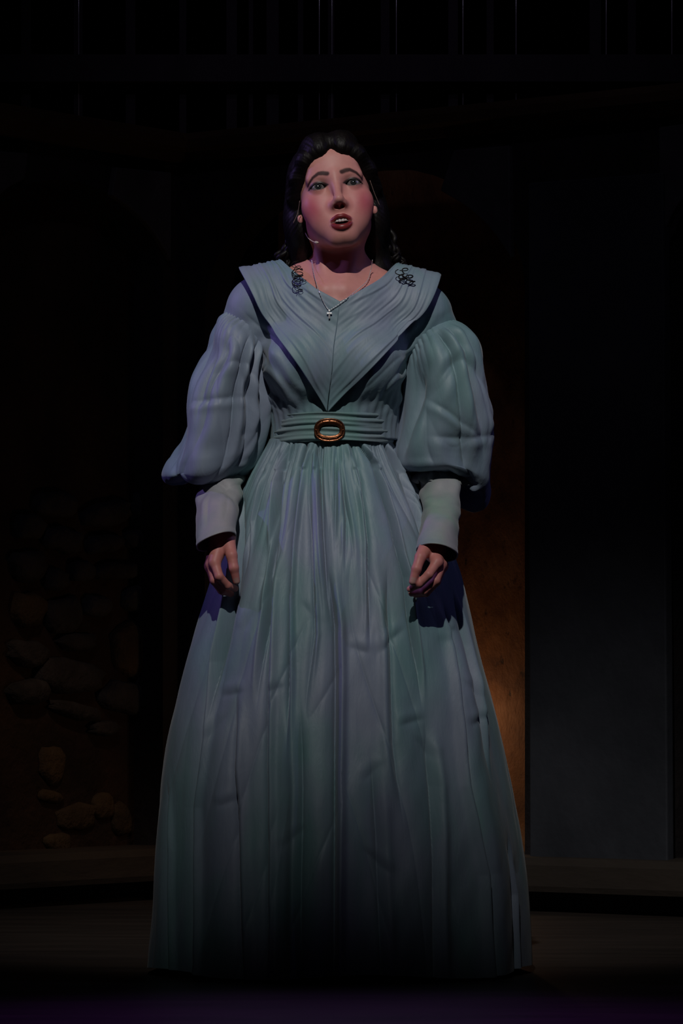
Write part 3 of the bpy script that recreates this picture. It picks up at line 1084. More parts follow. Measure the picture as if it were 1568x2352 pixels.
soft = lambda a: np.convolve(np.pad(a, 20, 'reflect', reflect_type='odd'), np.hanning(43)[1:-1] / np.hanning(43).sum(), 'valid')
RYs = soft(RYs); CYs = soft(CYs); CXs = soft(CXs); RXs = soft(RXs)
T2, R2 = np.meshgrid(TH, rows)
# creases: pixel paths (x,y), depth, width, handedness of the lip
creases = [
    ([(752, 1300), (768, 1440), (770, 1560), (768, 1800), (766, 2222)], 0.016, 0.009, 1),
    ([(728, 1022), (736, 1120), (742, 1240), (752, 1380), (764, 1470)], 0.009, 0.006, -1),
    ([(662, 1024), (640, 1110), (628, 1280), (600, 1500), (585, 1640)], 0.011, 0.007, -1),
    ([(704, 1022), (688, 1080), (668, 1250), (660, 1380), (662, 1560), (658, 1740)], 0.012, 0.006, 1),
    ([(640, 1180), (616, 1330), (612, 1500), (604, 1760), (606, 2222)], 0.012, 0.010, 1),
    ([(824, 1022), (860, 1070), (900, 1200), (934, 1330), (944, 1420), (966, 1540), (975, 1640)], 0.011, 0.006, 1),
    ([(806, 1022), (832, 1110), (848, 1250), (850, 1400), (846, 1520)], 0.008, 0.006, -1),
    ([(884, 1024), (922, 1090), (962, 1200), (990, 1320)], 0.010, 0.007, 1),
    ([(560, 1120), (546, 1230), (538, 1330), (528, 1400), (500, 1520), (476, 1680)], 0.020, 0.009, -1),
    ([(632, 1022), (600, 1090), (574, 1200), (562, 1330)], 0.008, 0.006, 1),
    ([(1010, 1360), (1040, 1450), (1058, 1620), (1080, 1800), (1120, 2000), (1130, 2222)], 0.014, 0.013, -1),
    ([(1040, 1330), (1072, 1480), (1098, 1620), (1130, 1800)], 0.010, 0.010, 1),
    ([(500, 1440), (466, 1640), (440, 1850), (436, 2222)], 0.014, 0.012, 1),
    ([(710, 1140), (716, 1300), (722, 1460), (700, 1640)], 0.006, 0.005, 1),
    ([(768, 1030), (772, 1120), (768, 1280)], 0.006, 0.005, 1),
    ([(786, 1080), (796, 1200), (792, 1330)], 0.006, 0.005, -1),
    ([(890, 1300), (900, 1480), (905, 1700), (930, 1900)], 0.008, 0.012, -1),
    ([(690, 1600), (694, 1800), (692, 2222)], 0.009, 0.012, -1),
    ([(850, 1700), (866, 1900), (880, 2222)], 0.008, 0.014, 1),
    ([(540, 1560), (530, 1760), (545, 2222)], 0.010, 0.013, 1),
    ([(980, 1640), (1000, 1800), (1010, 2222)], 0.010, 0.014, 1),
    ([(390, 1780), (392, 1950), (385, 2222)], 0.010, 0.010, 1),
    ([(1170, 1900), (1190, 2050), (1196, 2222)], 0.008, 0.010, 1),
]
Dsp = np.zeros_like(T2)
RX2 = RXs[:, None]; RY2 = RYs[:, None]


def add_crease(path_t, y0, y1, dep, wid, hand):
    """path_t: theta for each row"""
    dth = (T2 - path_t[:, None] + math.pi) % (2 * math.pi) - math.pi
    s = dth * 0.5 * (RX2 + RY2)
    env = smoothstep(y0 - 1, y0 + min(120, (y1 - y0) * 0.35), R2) * (1 - smoothstep(y1 - min(200, (y1 - y0) * 0.45), y1 + 1, R2))
    if y1 > 2150: env = smoothstep(y0 - 1, y0 + 150, R2)
    if y0 < 1030: env = np.maximum(env, (R2 < y0 + 60) * (1 - smoothstep(y1 - 200, y1, R2)))
    w = wid
    v = -dep * (0.75 * np.exp(-np.abs(s / (0.55 * w)) ** 1.1) + 0.35 * np.exp(-(s / (2.6 * w)) ** 2))
    v += dep * 0.75 * np.exp(-((s - hand * 1.9 * w) / (1.3 * w)) ** 2)
    global Dsp
    Dsp += env * v


for path, dep, wid, hand in creases:
    xs = np.interp(rows, [q[1] for q in path], [q[0] for q in path])
    X = (xs - 784) * sc0
    t = np.arcsin(np.clip((X - CXs) / RXs, -0.995, 0.995))
    X = (xs - 784) * (CD + CYs - RYs * np.cos(t)) / F
    t = np.arcsin(np.clip((X - CXs) / RXs, -0.995, 0.995))
    add_crease(t, path[0][1], path[-1][1], dep * 1.7, wid * 0.72, hand)
rr = random.Random(5)
for i in range(54):
    back = i < 30
    t0 = rr.uniform(math.pi / 2, 1.5 * math.pi) if back else rr.uniform(-1.45, 1.45)
    L = rr.uniform(300, 1000) if back else rr.uniform(120, 420)
    slope = rr.uniform(-0.06, 0.06)
    path = t0 + slope * (rows - 1008) / 600
    add_crease(path, 1008, 1008 + L, rr.uniform(0.006, 0.014) if back else rr.uniform(0.003, 0.007), rr.uniform(0.006, 0.012) if back else rr.uniform(0.003, 0.006), rr.choice((-1, 1)))
# fine waist gathers, fading down
ph = 1.0 * np.sin(3 * TH + 1) + 0.9 * np.sin(7 * TH) + 0.5 * np.sin(13 * TH + 2)
gat = np.abs(np.sin(T2 * 31 + ph[None, :] * 2 + (R2 - 1008) / 260 * np.sin(5 * TH)[None, :])) - 0.6
Dsp += gat * 0.0055 * np.exp(-(R2 - 1008) / 95)
gat2 = np.abs(np.sin(T2 * 15 + 0.8 + ph[None, :] + 0.4 * np.sin((R2 - 1008) / 300))) - 0.6
Dsp += gat2 * 0.0028 * smoothstep(1030, 1140, R2) * np.exp(-(R2 - 1008) / 520)
# broad hem waves
grow = smoothstep(1200, 2100, R2)
Dsp += grow * (0.010 * np.cos(6 * T2 + 0.7 + 0.4 * np.sin(R2 / 300)) + 0.007 * np.cos(11 * T2 + 2.2 + 0.8 * np.sin(2 * T2)))
ct, st_ = np.cos(T2), np.sin(T2)
pos = np.stack([CXs[:, None] + RX2 * st_, CYs[:, None] - RY2 * ct, np.repeat(Zs[:, None], NT, 1)], -1).reshape(-1, 3)
rdA, rdB = Noise(51, 7), Noise(57, 7)
tw = pos.copy(); tw[:, 0] += 0.25 * (pos[:, 2] - 0.6) * np.sign(pos[:, 0])
crumple = ridged(rdA, tw * np.array([6.5, 6.5, 0.45])) * 0.0032 + nzB(pos * np.array([7, 7, 2.2])) * 0.0045 + nzC(pos * np.array([20, 20, 9])) * 0.0008
Dsp += crumple.reshape(Dsp.shape) * smoothstep(1080, 1400, R2)
# short slanting crumples
kk = F / (CD + pos[:, 1]); ppx = 784 + pos[:, 0] * kk; ppy = HOR - (pos[:, 2] - CZ) * kk
for (xa, ya), (xb, yb), dep in [((500, 1600), (565, 1588), 4), ((612, 1592), (655, 1574), 4), ((795, 1484), (850, 1502), 4), ((865, 1505), (935, 1440), 5), ((955, 1690), (1005, 1745), 4),
                                ((835, 1795), (885, 1748), 3), ((495, 1855), (550, 1828), 4), ((468, 1705), (522, 1636), 4), ((1058, 1560), (1104, 1606), 4), ((1075, 1668), (1124, 1638), 5),
                                ((830, 1945), (905, 2015), 4), ((645, 1955), (705, 1895), 4), ((915, 1668), (985, 1650), 4), ((690, 1380), (735, 1440), 3), ((560, 1450), (585, 1400), 3), ((1020, 1480), (1050, 1440), 4)]:
    ab = np.array([xb - xa, yb - ya], float); L2 = ab @ ab
    rx0 = ppx - xa; ry0 = ppy - ya
    tt_ = (rx0 * ab[0] + ry0 * ab[1]) / L2
    sd = (rx0 * ab[1] - ry0 * ab[0]) / math.sqrt(L2)
    env = np.exp(-((tt_ - 0.5) / 0.42) ** 4) * (pos[:, 1] < 0)
    Dsp += (env * dep * 0.0006 * (-np.exp(-np.abs(sd / 9) ** 1.4) + 0.9 * np.exp(-((sd - 18) / 14) ** 2))).reshape(Dsp.shape)
edge = 1 - 0.75 * np.exp(-((np.abs(T2) - math.pi / 2) / 0.16) ** 2)      # keep the silhouette
Dsp *= edge * smoothstep(1012, 1046, R2)
nl = np.sqrt((st_ * RY2) ** 2 + (ct * RX2) ** 2)
Xs = CXs[:, None] + RX2 * st_ + Dsp * st_ * RY2 / nl
Ys = CYs[:, None] - RY2 * ct - Dsp * ct * RX2 / nl
Zz = np.repeat(Zs[:, None], NT, 1)
Zz = Zz + smoothstep(2100, 2222, R2) * 0.006 * np.sin(T2 * 5 + 1)
Vs = np.stack([Xs, Ys, Zz], -1).reshape(-1, 3)
skirt = link_mesh('skirt', Vs, grid_faces(NT, NZ, True), M_SILK, dress)
tag(skirt, 'full floor-length gathered silk skirt')

# --- belt and buckle
NB = 256; zb = np.linspace(0, 1, 40)
tb = np.linspace(-math.pi, math.pi, NB, endpoint=False)
Tb, Zb = np.meshgrid(tb, zb)
bx0 = np.interp(zb, [0, 1], [623, 630]); bx1 = np.interp(zb, [0, 1], [903, 906])
bX = ((bx0 + bx1) / 2 - 784) * sc0; bR = (bx1 - bx0) / 2 * sc0
bz = P(0, 1019, 0)[2] + zb * (P(0, 954, 0)[2] - P(0, 1019, 0)[2])
tuck = 0.0032 * np.abs(np.sin(Zb * math.pi * 3.5 + 0.35 * np.sin(Tb * 2 + 1) + 0.25 * np.sin(Tb * 5))) + 0.0012 * np.sin(Zb * 34 + 2 * np.sin(Tb * 3))
rX = bR[:, None] - 0.002 + tuck; rY = 0.114 + 0.003 * (1 - Zb) + tuck
Vbt = np.stack([bX[:, None] + rX * np.sin(Tb), 0.010 - rY * np.cos(Tb), bz[:, None] + 0.0015 * np.sin(Tb * 3 + 1) + 0.004 * np.sin(Tb) * 0], -1).reshape(-1, 3)
belt = link_mesh('belt', Vbt, grid_faces(NB, 40, True), M_BELT, person)
sm = belt.modifiers.new('solid', 'SOLIDIFY'); sm.thickness = 0.004; sm.offset = -1
tag(belt, 'pleated green-blue silk belt with an oval bronze buckle')


def oval_ring(cx, cz, y0, prof, n=72):
    """profile rows: (half width, half height, y offset)"""
    V = []
    a = np.linspace(0, 2 * math.pi, n, endpoint=False)
    for hw, hh, dy in prof:
        c, s = np.cos(a), np.sin(a)
        e = (np.abs(c) ** 2.4 + np.abs(s) ** 2.4) ** (-1 / 2.4)
        xx = hw * c * e
        V.append(np.stack([cx + xx, y0 - dy + 1.9 * xx * xx, cz + hh * s * e], 1))
    V = np.vstack(V); k = len(prof)
    f = grid_faces(n, k, True).tolist()
    f += [[(k - 1) * n + i, (k - 1) * n + (i + 1) % n, (i + 1) % n, i] for i in range(n)]
    return V, f


bc = P(756.5, 988, -0.108)
prof = [(0.0318, 0.0240, 0.000), (0.0322, 0.0245, 0.003), (0.0305, 0.0228, 0.0052), (0.0290, 0.0212, 0.0030), (0.0275, 0.0195, 0.0034), (0.0258, 0.0172, 0.0058), (0.0242, 0.0150, 0.0030), (0.0218, 0.0128, 0.0046), (0.0206, 0.0118, 0.002), (0.0206, 0.0118, 0.000)]
Vk, Fk = oval_ring(bc[0], bc[2], -0.109, prof)
buckle = link_mesh('buckle', Vk, [q[::-1] for q in Fk], M_BRASS, belt)
buckle['label'] = 'oval antique bronze buckle with ridged rim'
for a in np.linspace(0, 2 * math.pi, 12, endpoint=False):
    c, s = math.cos(a), math.sin(a)
    x = 0.0278 * c; z = 0.0196 * s
    pts = []; fc = []
    for r, dy in ((0.0016, 0.0), (0.0014, 0.0012), (0.0007, 0.0018)):
        for j in range(8):
            t = j * math.pi / 4
            pts.append((bc[0] + x + r * math.cos(t), -0.109 - 0.0034 - dy + 1.9 * x * x, bc[2] + z + r * math.sin(t)))
    for r in range(2):
        for j in range(8):
            fc.append((r * 8 + j, r * 8 + (j + 1) % 8, (r + 1) * 8 + (j + 1) % 8, (r + 1) * 8 + j))
    fc.append([16 + j for j in range(8)])
    pts = np.array(pts)
    Vk = np.vstack([Vk, pts]); Fk = Fk + [[i + len(Vk) - len(pts) for i in q] for q in fc]
me = bpy.data.meshes.new('buckle'); me.from_pydata(Vk.tolist(), [], Fk); me.materials.append(M_BRASS)
me.polygons.foreach_set('use_smooth', [True] * len(me.polygons)); me.update()
buckle.data = me

# --- collar (bertha)
inner = [P(780, 694, -0.098), P(812, 678, -0.088), P(858, 655, -0.060), P(905, 632, -0.005), P(905, 618, 0.045), P(850, 606, 0.085), P(780, 602, 0.100),
         P(705, 606, 0.085), P(655, 614, 0.045), P(652, 623, -0.002), P(698, 650, -0.058), P(745, 676, -0.088), P(780, 694, -0.098)]
outer = [P(752, 948, -0.122), P(800, 900, -0.132), P(880, 815, -0.128), P(958, 738, -0.085), P(978, 690, 0.000), P(958, 690, 0.090), P(860, 770, 0.135),
         P(768, 800, 0.135), P(660, 770, 0.135), P(590, 668, 0.095), P(574, 664, 0.005), P(618, 742, -0.085), P(690, 845, -0.128), P(728, 908, -0.130), P(750, 948, -0.122)]
NS, NTc = 420, 90


def resample(pts, n, keys):
    """piecewise arc between matching keys so that both edges pair up"""
    pts = np.asarray(pts)
    dense = catmull(pts, 40 * (len(pts) - 1) + 1)
    out = []
    for (a, b), (m0, m1) in zip(zip(keys[:-1], keys[1:]), zip(np.linspace(0, n, len(keys))[:-1], np.linspace(0, n, len(keys))[1:])):
        seg = dense[a * 40:b * 40 + 1]
        L = np.concatenate([[0], np.cumsum(np.linalg.norm(np.diff(seg, axis=0), axis=1))])
        k = int(round(m1) - round(m0))
        u = np.linspace(0, L[-1], k, endpoint=False)
        out.append(np.stack([np.interp(u, L, seg[:, i]) for i in range(3)], 1))
    out.append(dense[-1:])
    return np.vstack(out)


ic = resample(inner, NS, [0, 3, 6, 9, 12])
oc = resample(outer, NS, [0, 4, 7, 10, 14])
tc = np.linspace(0, 1, NTc)
Vc = ic[None] * (1 - tc[:, None, None]) + oc[None] * tc[:, None, None]
nS = Vc.shape[1]
Vc = Vc.reshape(-1, 3)


def grad(f, V, h=0.002):
    d = f(V)
    g = np.stack([f(V + np.eye(3)[i] * h) - d for i in range(3)], 1) / h
    return d, g / (np.linalg.norm(g, axis=1)[:, None] + 1e-9)


def sdf_drape(p):
    d = sdf_torso(p)
    for k in ('a', 'b'):
        A = ARM[k]
        d = smin(d, cap(p, A['sh'], A['sh'] + (A['el'] - A['sh']) * 0.15, 0.050, 0.055), 0.06)
    return d - 0.014


for _ in range(5):
    d, g = grad(sdf_drape, Vc)
    Vc = Vc + g * np.clip(0.006 - d, -0.004, 0.05)[:, None]
Fcol = grid_faces(nS, NTc)
nrm = mesh_normals(Vc, Fcol)
d, g = grad(sdf_drape, Vc)
sgn = np.sign((nrm * g).sum(1).mean())
nrm = nrm * sgn
Tc2 = np.repeat(tc, nS); Sc2 = np.tile(np.linspace(0, 1, nS), NTc)
wob = 0.07 * np.sin(Sc2 * 13 + 1 + Tc2 * 3) + 0.03 * np.sin(Sc2 * 29 + Tc2 * 7)
u = Tc2 * 7.6 + wob * 2.6
saw = (u - np.floor(u))
pleat = np.where(saw < 0.82, saw / 0.82, (1 - saw) / 0.18)
pa = 0.0030 * (0.45 + 0.55 * np.sin(Sc2 * 15 + np.floor(u) * 2.1)) * (0.25 + 0.75 * smoothstep(0.0, 0.08, np.minimum(Sc2, 1 - Sc2)))
fine = 0.0005 * np.sin(Tc2 * 60 + 3 * np.sin(Sc2 * 11)) * np.sin(Sc2 * 37 + Tc2 * 11)
Vc = Vc + nrm * (0.002 + pleat * pa + fine + 0.006 * smoothstep(0.75, 1.0, Tc2) * smoothstep(0.0, 0.16, np.minimum(Sc2, 1 - Sc2)))[:, None]
collar = link_mesh('collar', Vc, Fcol if sgn > 0 else Fcol[:, ::-1], M_SILKC, dress)
sm = collar.modifiers.new('solid', 'SOLIDIFY'); sm.thickness = 0.003; sm.offset = -1
tag(collar, 'wide pleated V-shaped bertha collar')


# --- sleeves
def loft(rows_px, nv, nu, disp):
    """rows: (ax,ay,bx,by,yc,ry,tilt): ring through the two outline pixels, depth centre and radius, front drop"""
    R = catmull(rows_px, nv)
    th = np.linspace(0, 2 * math.pi, nu, endpoint=False)
    V = np.zeros((nv, nu, 3)); N = np.zeros((nv, nu, 3))
    for i, (ax, ay, bx, by, yc, ry, tilt) in enumerate(R):
        A = P(ax, ay, yc); B = P(bx, by, yc)
        m = (A + B) / 2; h = (B - A) / 2
        vv = np.array([0, ry, tilt * sc0])
        V[i] = m + np.cos(th)[:, None] * h + np.sin(th)[:, None] * vv
    Fq = grid_faces(nu, nv, True)
    Vf = V.reshape(-1, 3)
    n = mesh_normals(Vf, Fq)
    ctr = V.mean(1, keepdims=True)
    if ((V - ctr).reshape(-1, 3) * n).sum(1).mean() < 0:
        n = -n; Fq = Fq[:, ::-1]
    vg, tg = np.meshgrid(np.linspace(0, 1, nv), th, indexing='ij')
    dd = disp(vg.ravel(), tg.ravel(), Vf)
    return Vf + n * dd[:, None], Fq


def dents(V, seed, n=26):
    """short directional crumples scattered over a sleeve"""
    r = np.random.RandomState(seed + 900)
    lo, hi = V.min(0), V.max(0)
    d = np.zeros(len(V))
    for _ in range(n):
        c = V[r.randint(len(V))]
        ax = r.normal(size=3) * np.array([0.5, 0.5, 1.0]); ax /= np.linalg.norm(ax)
        sd = np.cross(ax, r.normal(size=3)); sd /= np.linalg.norm(sd)
        q = V - c
        al = q @ ax; s = q @ sd
        ln = r.uniform(0.03, 0.07); w = r.uniform(0.005, 0.010)
        near = np.exp(-((q ** 2).sum(1) / (ln * 1.6) ** 2) ** 2)
        d += near * np.exp(-(al / ln) ** 4) * r.uniform(0.002, 0.004) * (-np.exp(-np.abs(s / w) ** 1.3) + 0.8 * np.exp(-((s - 2.0 * w) / (1.5 * w)) ** 2))
    return d


def sleeve_disp(seed, nf, creases, flip=1):
    r = random.Random(seed)
    n1, n2, n3, n4 = Noise(seed), Noise(seed + 1), Noise(seed + 60, 6), Noise(seed + 70, 6)
    rnd = [(r.uniform(0, 2 * math.pi), r.uniform(0.0, 0.45), r.uniform(0.2, 0.6), r.uniform(0.004, 0.010), r.uniform(0.10, 0.2), r.uniform(-0.6, 0.6)) for _ in range(5)]

    def f(v, t, V):
        d = np.zeros_like(v)
        topg = np.exp(-v / 0.09)
        ph = 0.7 * np.sin(3 * t + seed) + 0.4 * np.sin(5 * t)
        d += 0.006 * (np.abs(np.sin(t * nf + ph * 1.8)) - 0.6) * (0.03 + topg) * (0.5 + 0.5 * np.sin(2 * t + seed))
        d += 0.007 * (np.abs(np.sin(t * (nf + 3) + ph * 2 + v * 2)) - 0.6) * smoothstep(0.78, 1.0, v)
        for t0, v0, ln, dep, w, sl in rnd + creases:
            dt = (t - t0 - sl * (v - v0) + math.pi) % (2 * math.pi) - math.pi
            env = smoothstep(v0 - 0.02, v0 + 0.08, v) * (1 - smoothstep(v0 + ln * 0.6, v0 + ln, v))
            d += env * (-dep * (0.7 * np.exp(-np.abs(dt / (0.5 * w)) ** 1.1) + 0.4 * np.exp(-(dt / (2.4 * w)) ** 2)) + dep * 0.8 * np.exp(-((dt - 1.9 * w) / (1.4 * w)) ** 2))
        d += n1(V * np.array([7, 7, 4.5])) * 0.011 * smoothstep(0, 0.2, v) * (1 - smoothstep(0.9, 1, v))
        d += n2(V * np.array([20, 20, 12])) * 0.0012
        d += ridged(n3, V * np.array([8, 8, 1.6])) * 0.0050 * smoothstep(0, 0.08, v)
        d += dents(V, seed)
        return d
    return f


slA = [(534, 716, 612, 790, 0.010, 0.050, 0), (505, 726, 616, 815, 0.010, 0.082, 6), (487, 758, 616, 838, 0.010, 0.098, 8), (476, 796, 614, 862, 0.010, 0.105, 8),
       (455, 834, 613, 886, 0.012, 0.108, 6), (438, 876, 612, 912, 0.015, 0.112, 4), (428, 930, 610, 950, 0.02, 0.116, 2), (418, 990, 608, 992, 0.025, 0.120, 0),
       (397, 1038, 607, 1026, 0.03, 0.122, 0), (382, 1070, 604, 1048, 0.03, 0.122, 4), (378, 1096, 595, 1070, 0.03, 0.116, 8), (396, 1112, 577, 1086, 0.03, 0.096, 6),
       (432, 1116, 560, 1096, 0.03, 0.070, 0), (458, 1106, 552, 1098, 0.03, 0.055, -4), (466, 1090, 548, 1090, 0.03, 0.048, -6)]
crA = [(4.9, 0.05, 0.75, 0.014, 0.09, 0.15), (5.35, 0.02, 0.8, 0.012, 0.08, 0.1), (4.3, 0.12, 0.5, 0.012, 0.14, -0.2), (3.9, 0.2, 0.3, 0.012, 0.12, 0.5), (5.75, 0.05, 0.7, 0.010, 0.08, 0.0)]
V, Fq = loft(slA, 170, 320, sleeve_disp(7, 13, crA))
sA = link_mesh('sleeve', V, Fq, M_SILK, dress)
slB = [(936, 792, 1030, 730, 0.010, 0.050, 0), (932, 822, 1062, 746, 0.010, 0.082, 4), (929, 850, 1090, 772, 0.010, 0.098, 6), (925, 884, 1107, 815, 0.010, 0.105, 6),
       (920, 920, 1113, 862, 0.012, 0.110, 5), (914, 960, 1120, 915, 0.015, 0.114, 4), (906, 1000, 1128, 968, 0.02, 0.118, 2), (900, 1034, 1131, 1022, 0.025, 0.120, -4),
       (902, 1060, 1133, 1076, 0.03, 0.122, -14), (912, 1083, 1130, 1122, 0.03, 0.118, -26), (930, 1095, 1114, 1148, 0.03, 0.098, -30), (950, 1100, 1092, 1142, 0.03, 0.072, -24),
       (962, 1098, 1070, 1112, 0.03, 0.055, -14), (968, 1088, 1060, 1092, 0.03, 0.048, -8)]
crB = [(4.9, 0.03, 0.7, 0.014, 0.10, 0.5), (5.3, 0.04, 0.6, 0.013, 0.09, 0.6), (5.6, 0.10, 0.5, 0.010, 0.10, 0.3), (4.0, 0.2, 0.5, 0.012, 0.16, -0.4), (5.4, 0.78, 0.22, 0.012, 0.06, -0.6), (5.6, 0.75, 0.25, 0.012, 0.06, -1.0)]
V, Fq = loft(slB, 170, 320, sleeve_disp(19, 13, crB))
sB = link_mesh('sleeve', V, Fq, M_SILK, dress)
for s in (sA, sB):
    sm = s.modifiers.new('solid', 'SOLIDIFY'); sm.thickness = 0.002; sm.offset = -1
    s['label'] = 'huge gathered puff sleeve'


def cuff_disp(seed):
    n1, n2 = Noise(seed), Noise(seed + 5, 6)
    def f(v, t, V):
        d = n1(V * np.array([14, 14, 20])) * 0.0030 * (1 - 0.6 * v) + dents(V, seed, 14) * 0.9 * (1 - smoothstep(0.6, 0.95, v))
        d += 0.0025 * np.sin(v * 16 + 2.5 * np.sin(t + seed)) * (1 - smoothstep(0.4, 0.75, v))
        d += 0.0015 * smoothstep(0.93, 0.97, v)
        return d
    return f


cfA = [(464, 1082, 562, 1082, 0.040, 0.056, 0), (455, 1120, 560, 1106, 0.000, 0.056, 0), (451, 1160, 553, 1138, -0.045, 0.054, -6), (450, 1205, 546, 1180, -0.100, 0.050, -10), (451, 1258, 541, 1230, -0.148, 0.046, -14)]
cfB = [(962, 1082, 1062, 1078, 0.030, 0.056, 0), (962, 1120, 1060, 1112, -0.015, 0.056, 0), (966, 1165, 1056, 1160, -0.072, 0.054, -6), (962, 1215, 1053, 1220, -0.140, 0.050, -12), (957, 1263, 1050, 1277, -0.196, 0.046, -18)]
for nm, cf, sd in (('a', cfA, 31), ('b', cfB, 37)):
    V, Fq = loft(cf, 90, 120, cuff_disp(sd))
    c = link_mesh('cuff', V, Fq, M_CUFF, dress)
    sm = c.modifiers.new('solid', 'SOLIDIFY'); sm.thickness = 0.002; sm.offset = -1
    c['label'] = 'pale fitted forearm cuff'
# frill where the right puff is gathered into the cuff
n = 140; a = np.linspace(0, 2 * math.pi, n, endpoint=False)
fr = []
cc = P(1012, 1092, 0.005)
for t, rad, dz in ((0, 0.040, 0.010), (0.3, 0.048, 0.0), (0.65, 0.054, -0.010), (1.0, 0.057, -0.020)):
    w = np.sin(a * 13 + 1) * 0.006 * t
    fr.append(np.stack([cc[0] + (rad + w) * 1.05 * np.cos(a), cc[1] + (rad + w) * np.sin(a), cc[2] + dz + 0.004 * t * np.cos(a * 13) - 0.006 * t * np.cos(a)], 1))
frill = link_mesh('frill', np.vstack(fr), grid_faces(n, 4, True), M_CUFF, dress)
sm = frill.modifiers.new('solid', 'SOLIDIFY'); sm.thickness = 0.0015

# ------------------------------------------------------------------ curls, lace edge, necklace, microphone
def bvh(V, Fc):
    return BVHTree.FromPolygons([tuple(v) for v in V.tolist()], [tuple(f) for f in (Fc.tolist() if isinstance(Fc, np.ndarray) else Fc)])


trees = [bvh(V1, Q1), bvh(Vc, Fcol)]


def on_surface(px, py, lift):
    o = Vector((0, -CD, CZ)); d = Vector(((px - 784) / F, 1, -(py - HOR) / F)).normalized()
    best = None
    for t in trees:
        h = t.ray_cast(o, d)
        if h[0] is not None and (best is None or h[3] < best): best = h[3]
    if best is None: best = CD
    return np.array(o + d * (best - lift))


def curl(px0, py0, px1, py1, turns, rad, lift, thick=0.0011, seed=0):
    r = random.Random(seed)
    q = [on_surface(px0 + (px1 - px0) * s, py0 + (py1 - py0) * s, lift) for s in (0, 0.25, 0.5, 0.75, 1)]
    yy = min(v[1] for v in q)
    n = int(turns * 26)
    t = np.linspace(0, 1, n)
    c = np.array([P(px0 + (px1 - px0) * s, py0 + (py1 - py0) * s, yy) for s in t])
    a = t * turns * 2 * math.pi + r.uniform(0, 6) + 0.9 * np.sin(t * 9 + seed * 2)
    c[:, 0] += 0.005 * np.sin(t * 6 + seed)
    rr_ = rad * (0.75 + 0.4 * np.sin(t * 17 + seed * 1.7)) * (1 - 0.35 * t)
    c[:, 0] += rr_ * np.cos(a); c[:, 1] += rr_ * 0.55 * np.sin(a); c[:, 2] += rr_ * 0.55 * np.sin(a)
    return tube('curl', c, thick * (0.5 + 0.5 * np.sin(math.pi * np.clip(t, 0.08, 0.92))), M_HAIR, hair, 6)


curl(683, 606, 685, 664, 4.0, 0.0125, 0.008, 0.0009, 1)
curl(685, 614, 683, 672, 4.5, 0.0110, 0.008, 0.0009, 2)
curl(681, 602, 688, 650, 3.0, 0.0120, 0.008, 0.0009, 3)
curl(928, 624, 940, 654, 2.2, 0.0130, 0.009, 0.0014, 4)
curl(922, 618, 934, 646, 1.6, 0.0140, 0.009, 0.0014, 6)
# loose hair on both shoulders behind the neck
for i in range(26):
    r = random.Random(300 + i)
    s = -1 if i % 2 else 1
    a = toW((s * r.uniform(0.045, 0.085), r.uniform(0.05, 0.11), r.uniform(-0.06, 0.0)))
    b = P(780 + s * r.uniform(70, 150) + (12 if s > 0 else 0), r.uniform(600, 650), r.uniform(0.05, 0.10))
    t = np.linspace(0, 1, 40)
    c = a[None] * (1 - t[:, None]) + b[None] * t[:, None]
    w = r.uniform(14, 22); amp = 0.007
    c[:, 0] += amp * np.sin(t * w + i) * t + s * 0.02 * np.sin(t * math.pi); c[:, 1] += amp * np.cos(t * w + i) * t
    tube('lock', c, 0.0075 * (1 - 0.6 * t), M_HAIR, hair, 7)
for pts in ([(-0.0675, -0.040, -0.010), (-0.0735, -0.026, -0.028), (-0.084, -0.018, -0.044)], [(0.066, -0.040, 0.012), (0.072, -0.026, -0.010), (0.079, -0.014, -0.030)]):
    tube('lace_edge', toW(catmull(pts, 16)), 0.0006, M_LACE, hair, 6)

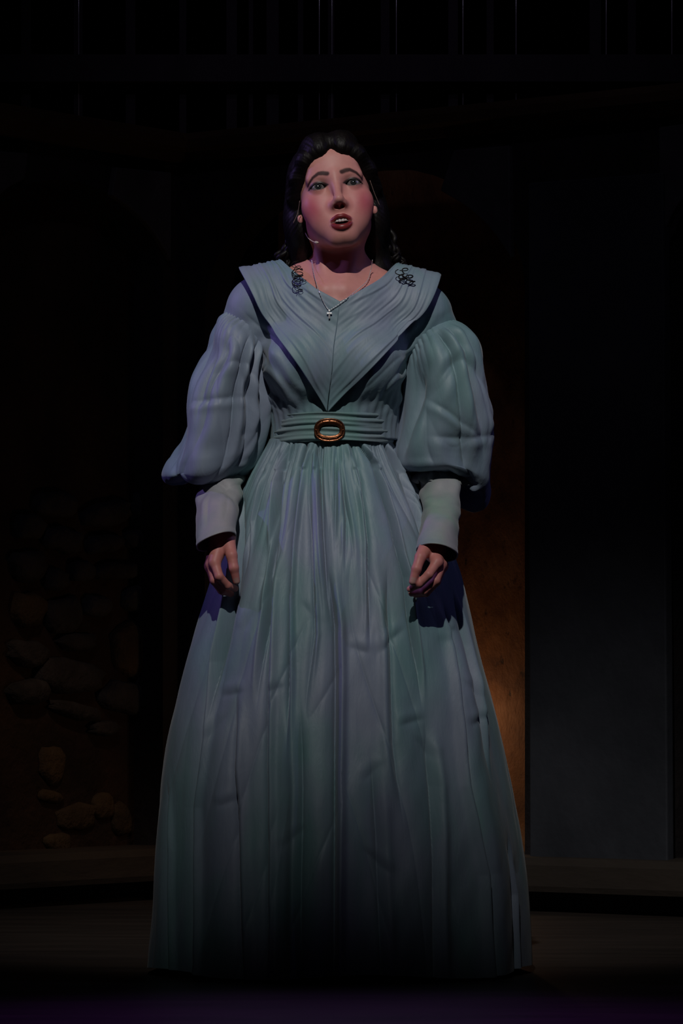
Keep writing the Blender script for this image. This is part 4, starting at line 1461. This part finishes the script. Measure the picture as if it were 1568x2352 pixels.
nk = bpy.data.objects.new('necklace', None)
nk.location = on_surface(756, 720, 0.003)
COL.objects.link(nk)
tag(nk, 'fine silver chain necklace with a small cross pendant on the collar', 'necklace')
O = np.array(nk.location)
left = [(716, 598), (718, 615), (722, 635), (730, 662), (741, 690), (750, 706), (756, 713)]
right = [(756, 713), (775, 701), (800, 682), (822, 664), (842, 646), (851, 622), (855, 597)]
pxs = np.vstack([catmull(left, 30), catmull(right, 30)[1:]])
path = np.array([on_surface(x, y, 0.0) for x, y in pxs])
yv = path[:, 1].copy()
for i in range(len(yv)):                                   # bridge the collar edge
    yv[i] = path[max(0, i - 2):i + 3, 1].min()
yv = np.convolve(np.pad(yv, 2, 'edge'), np.ones(5) / 5, 'valid') - 0.0028
path = catmull([P(x, y, d_) for (x, y), d_ in zip(pxs, yv)], 180)
tb_ = 0.00075 * (1 + 0.35 * np.sin(np.arange(len(path)) * 1.7))
V, Fc = tube_data(path - O, tb_, 6)
link_mesh('chain', V, Fc, M_SILVER, nk)
cp = on_surface(756, 722, 0.004) - O


def bar_box(c, sx, sy, sz):
    V = np.array([[x, y, z] for z in (-1, 1) for y in (-1, 1) for x in (-1, 1)]) * np.array([sx, sy, sz]) / 2 + c
    return V, [[0, 2, 3, 1], [4, 5, 7, 6], [0, 1, 5, 4], [2, 6, 7, 3], [0, 4, 6, 2], [1, 3, 7, 5]]


V, Fc = join_data([bar_box(cp, 0.0034, 0.0026, 0.0175), bar_box(cp + np.array([0, -0.0002, 0.0018]), 0.0110, 0.0024, 0.0026)])
pend = link_mesh('cross_pendant', V, Fc, M_SILVER, nk, smooth=False)
bm_ = pend.modifiers.new('bevel', 'BEVEL'); bm_.width = 0.0005; bm_.segments = 2

mic = bpy.data.objects.new('headset_microphone', None)
m0 = P(727, 557, -0.075)
mic.location = m0
COL.objects.link(mic)
tag(mic, 'thin beige headset microphone curving from her ear along the jaw', 'microphone')
pth = [toW((-0.0735, 0.006, -0.030)), P(697, 525, -0.012), P(702, 537, -0.030), P(708, 547, -0.048), P(717, 554, -0.064), P(726, 557, -0.074)]
V, Fc = tube_data(catmull(pth, 48) - np.array(m0), 0.0009, 8)
link_mesh('boom', V, Fc, M_MIC, mic)
tp = [P(723, 556.4, -0.071), P(726, 557, -0.075), P(731, 557.5, -0.080)]
V, Fc = tube_data(catmull(tp, 9) - np.array(m0), [0.0012, 0.0024, 0.0029, 0.003, 0.003, 0.003, 0.0028, 0.0022, 0.0008], 12)
link_mesh('capsule', V, Fc, M_MIC, mic)
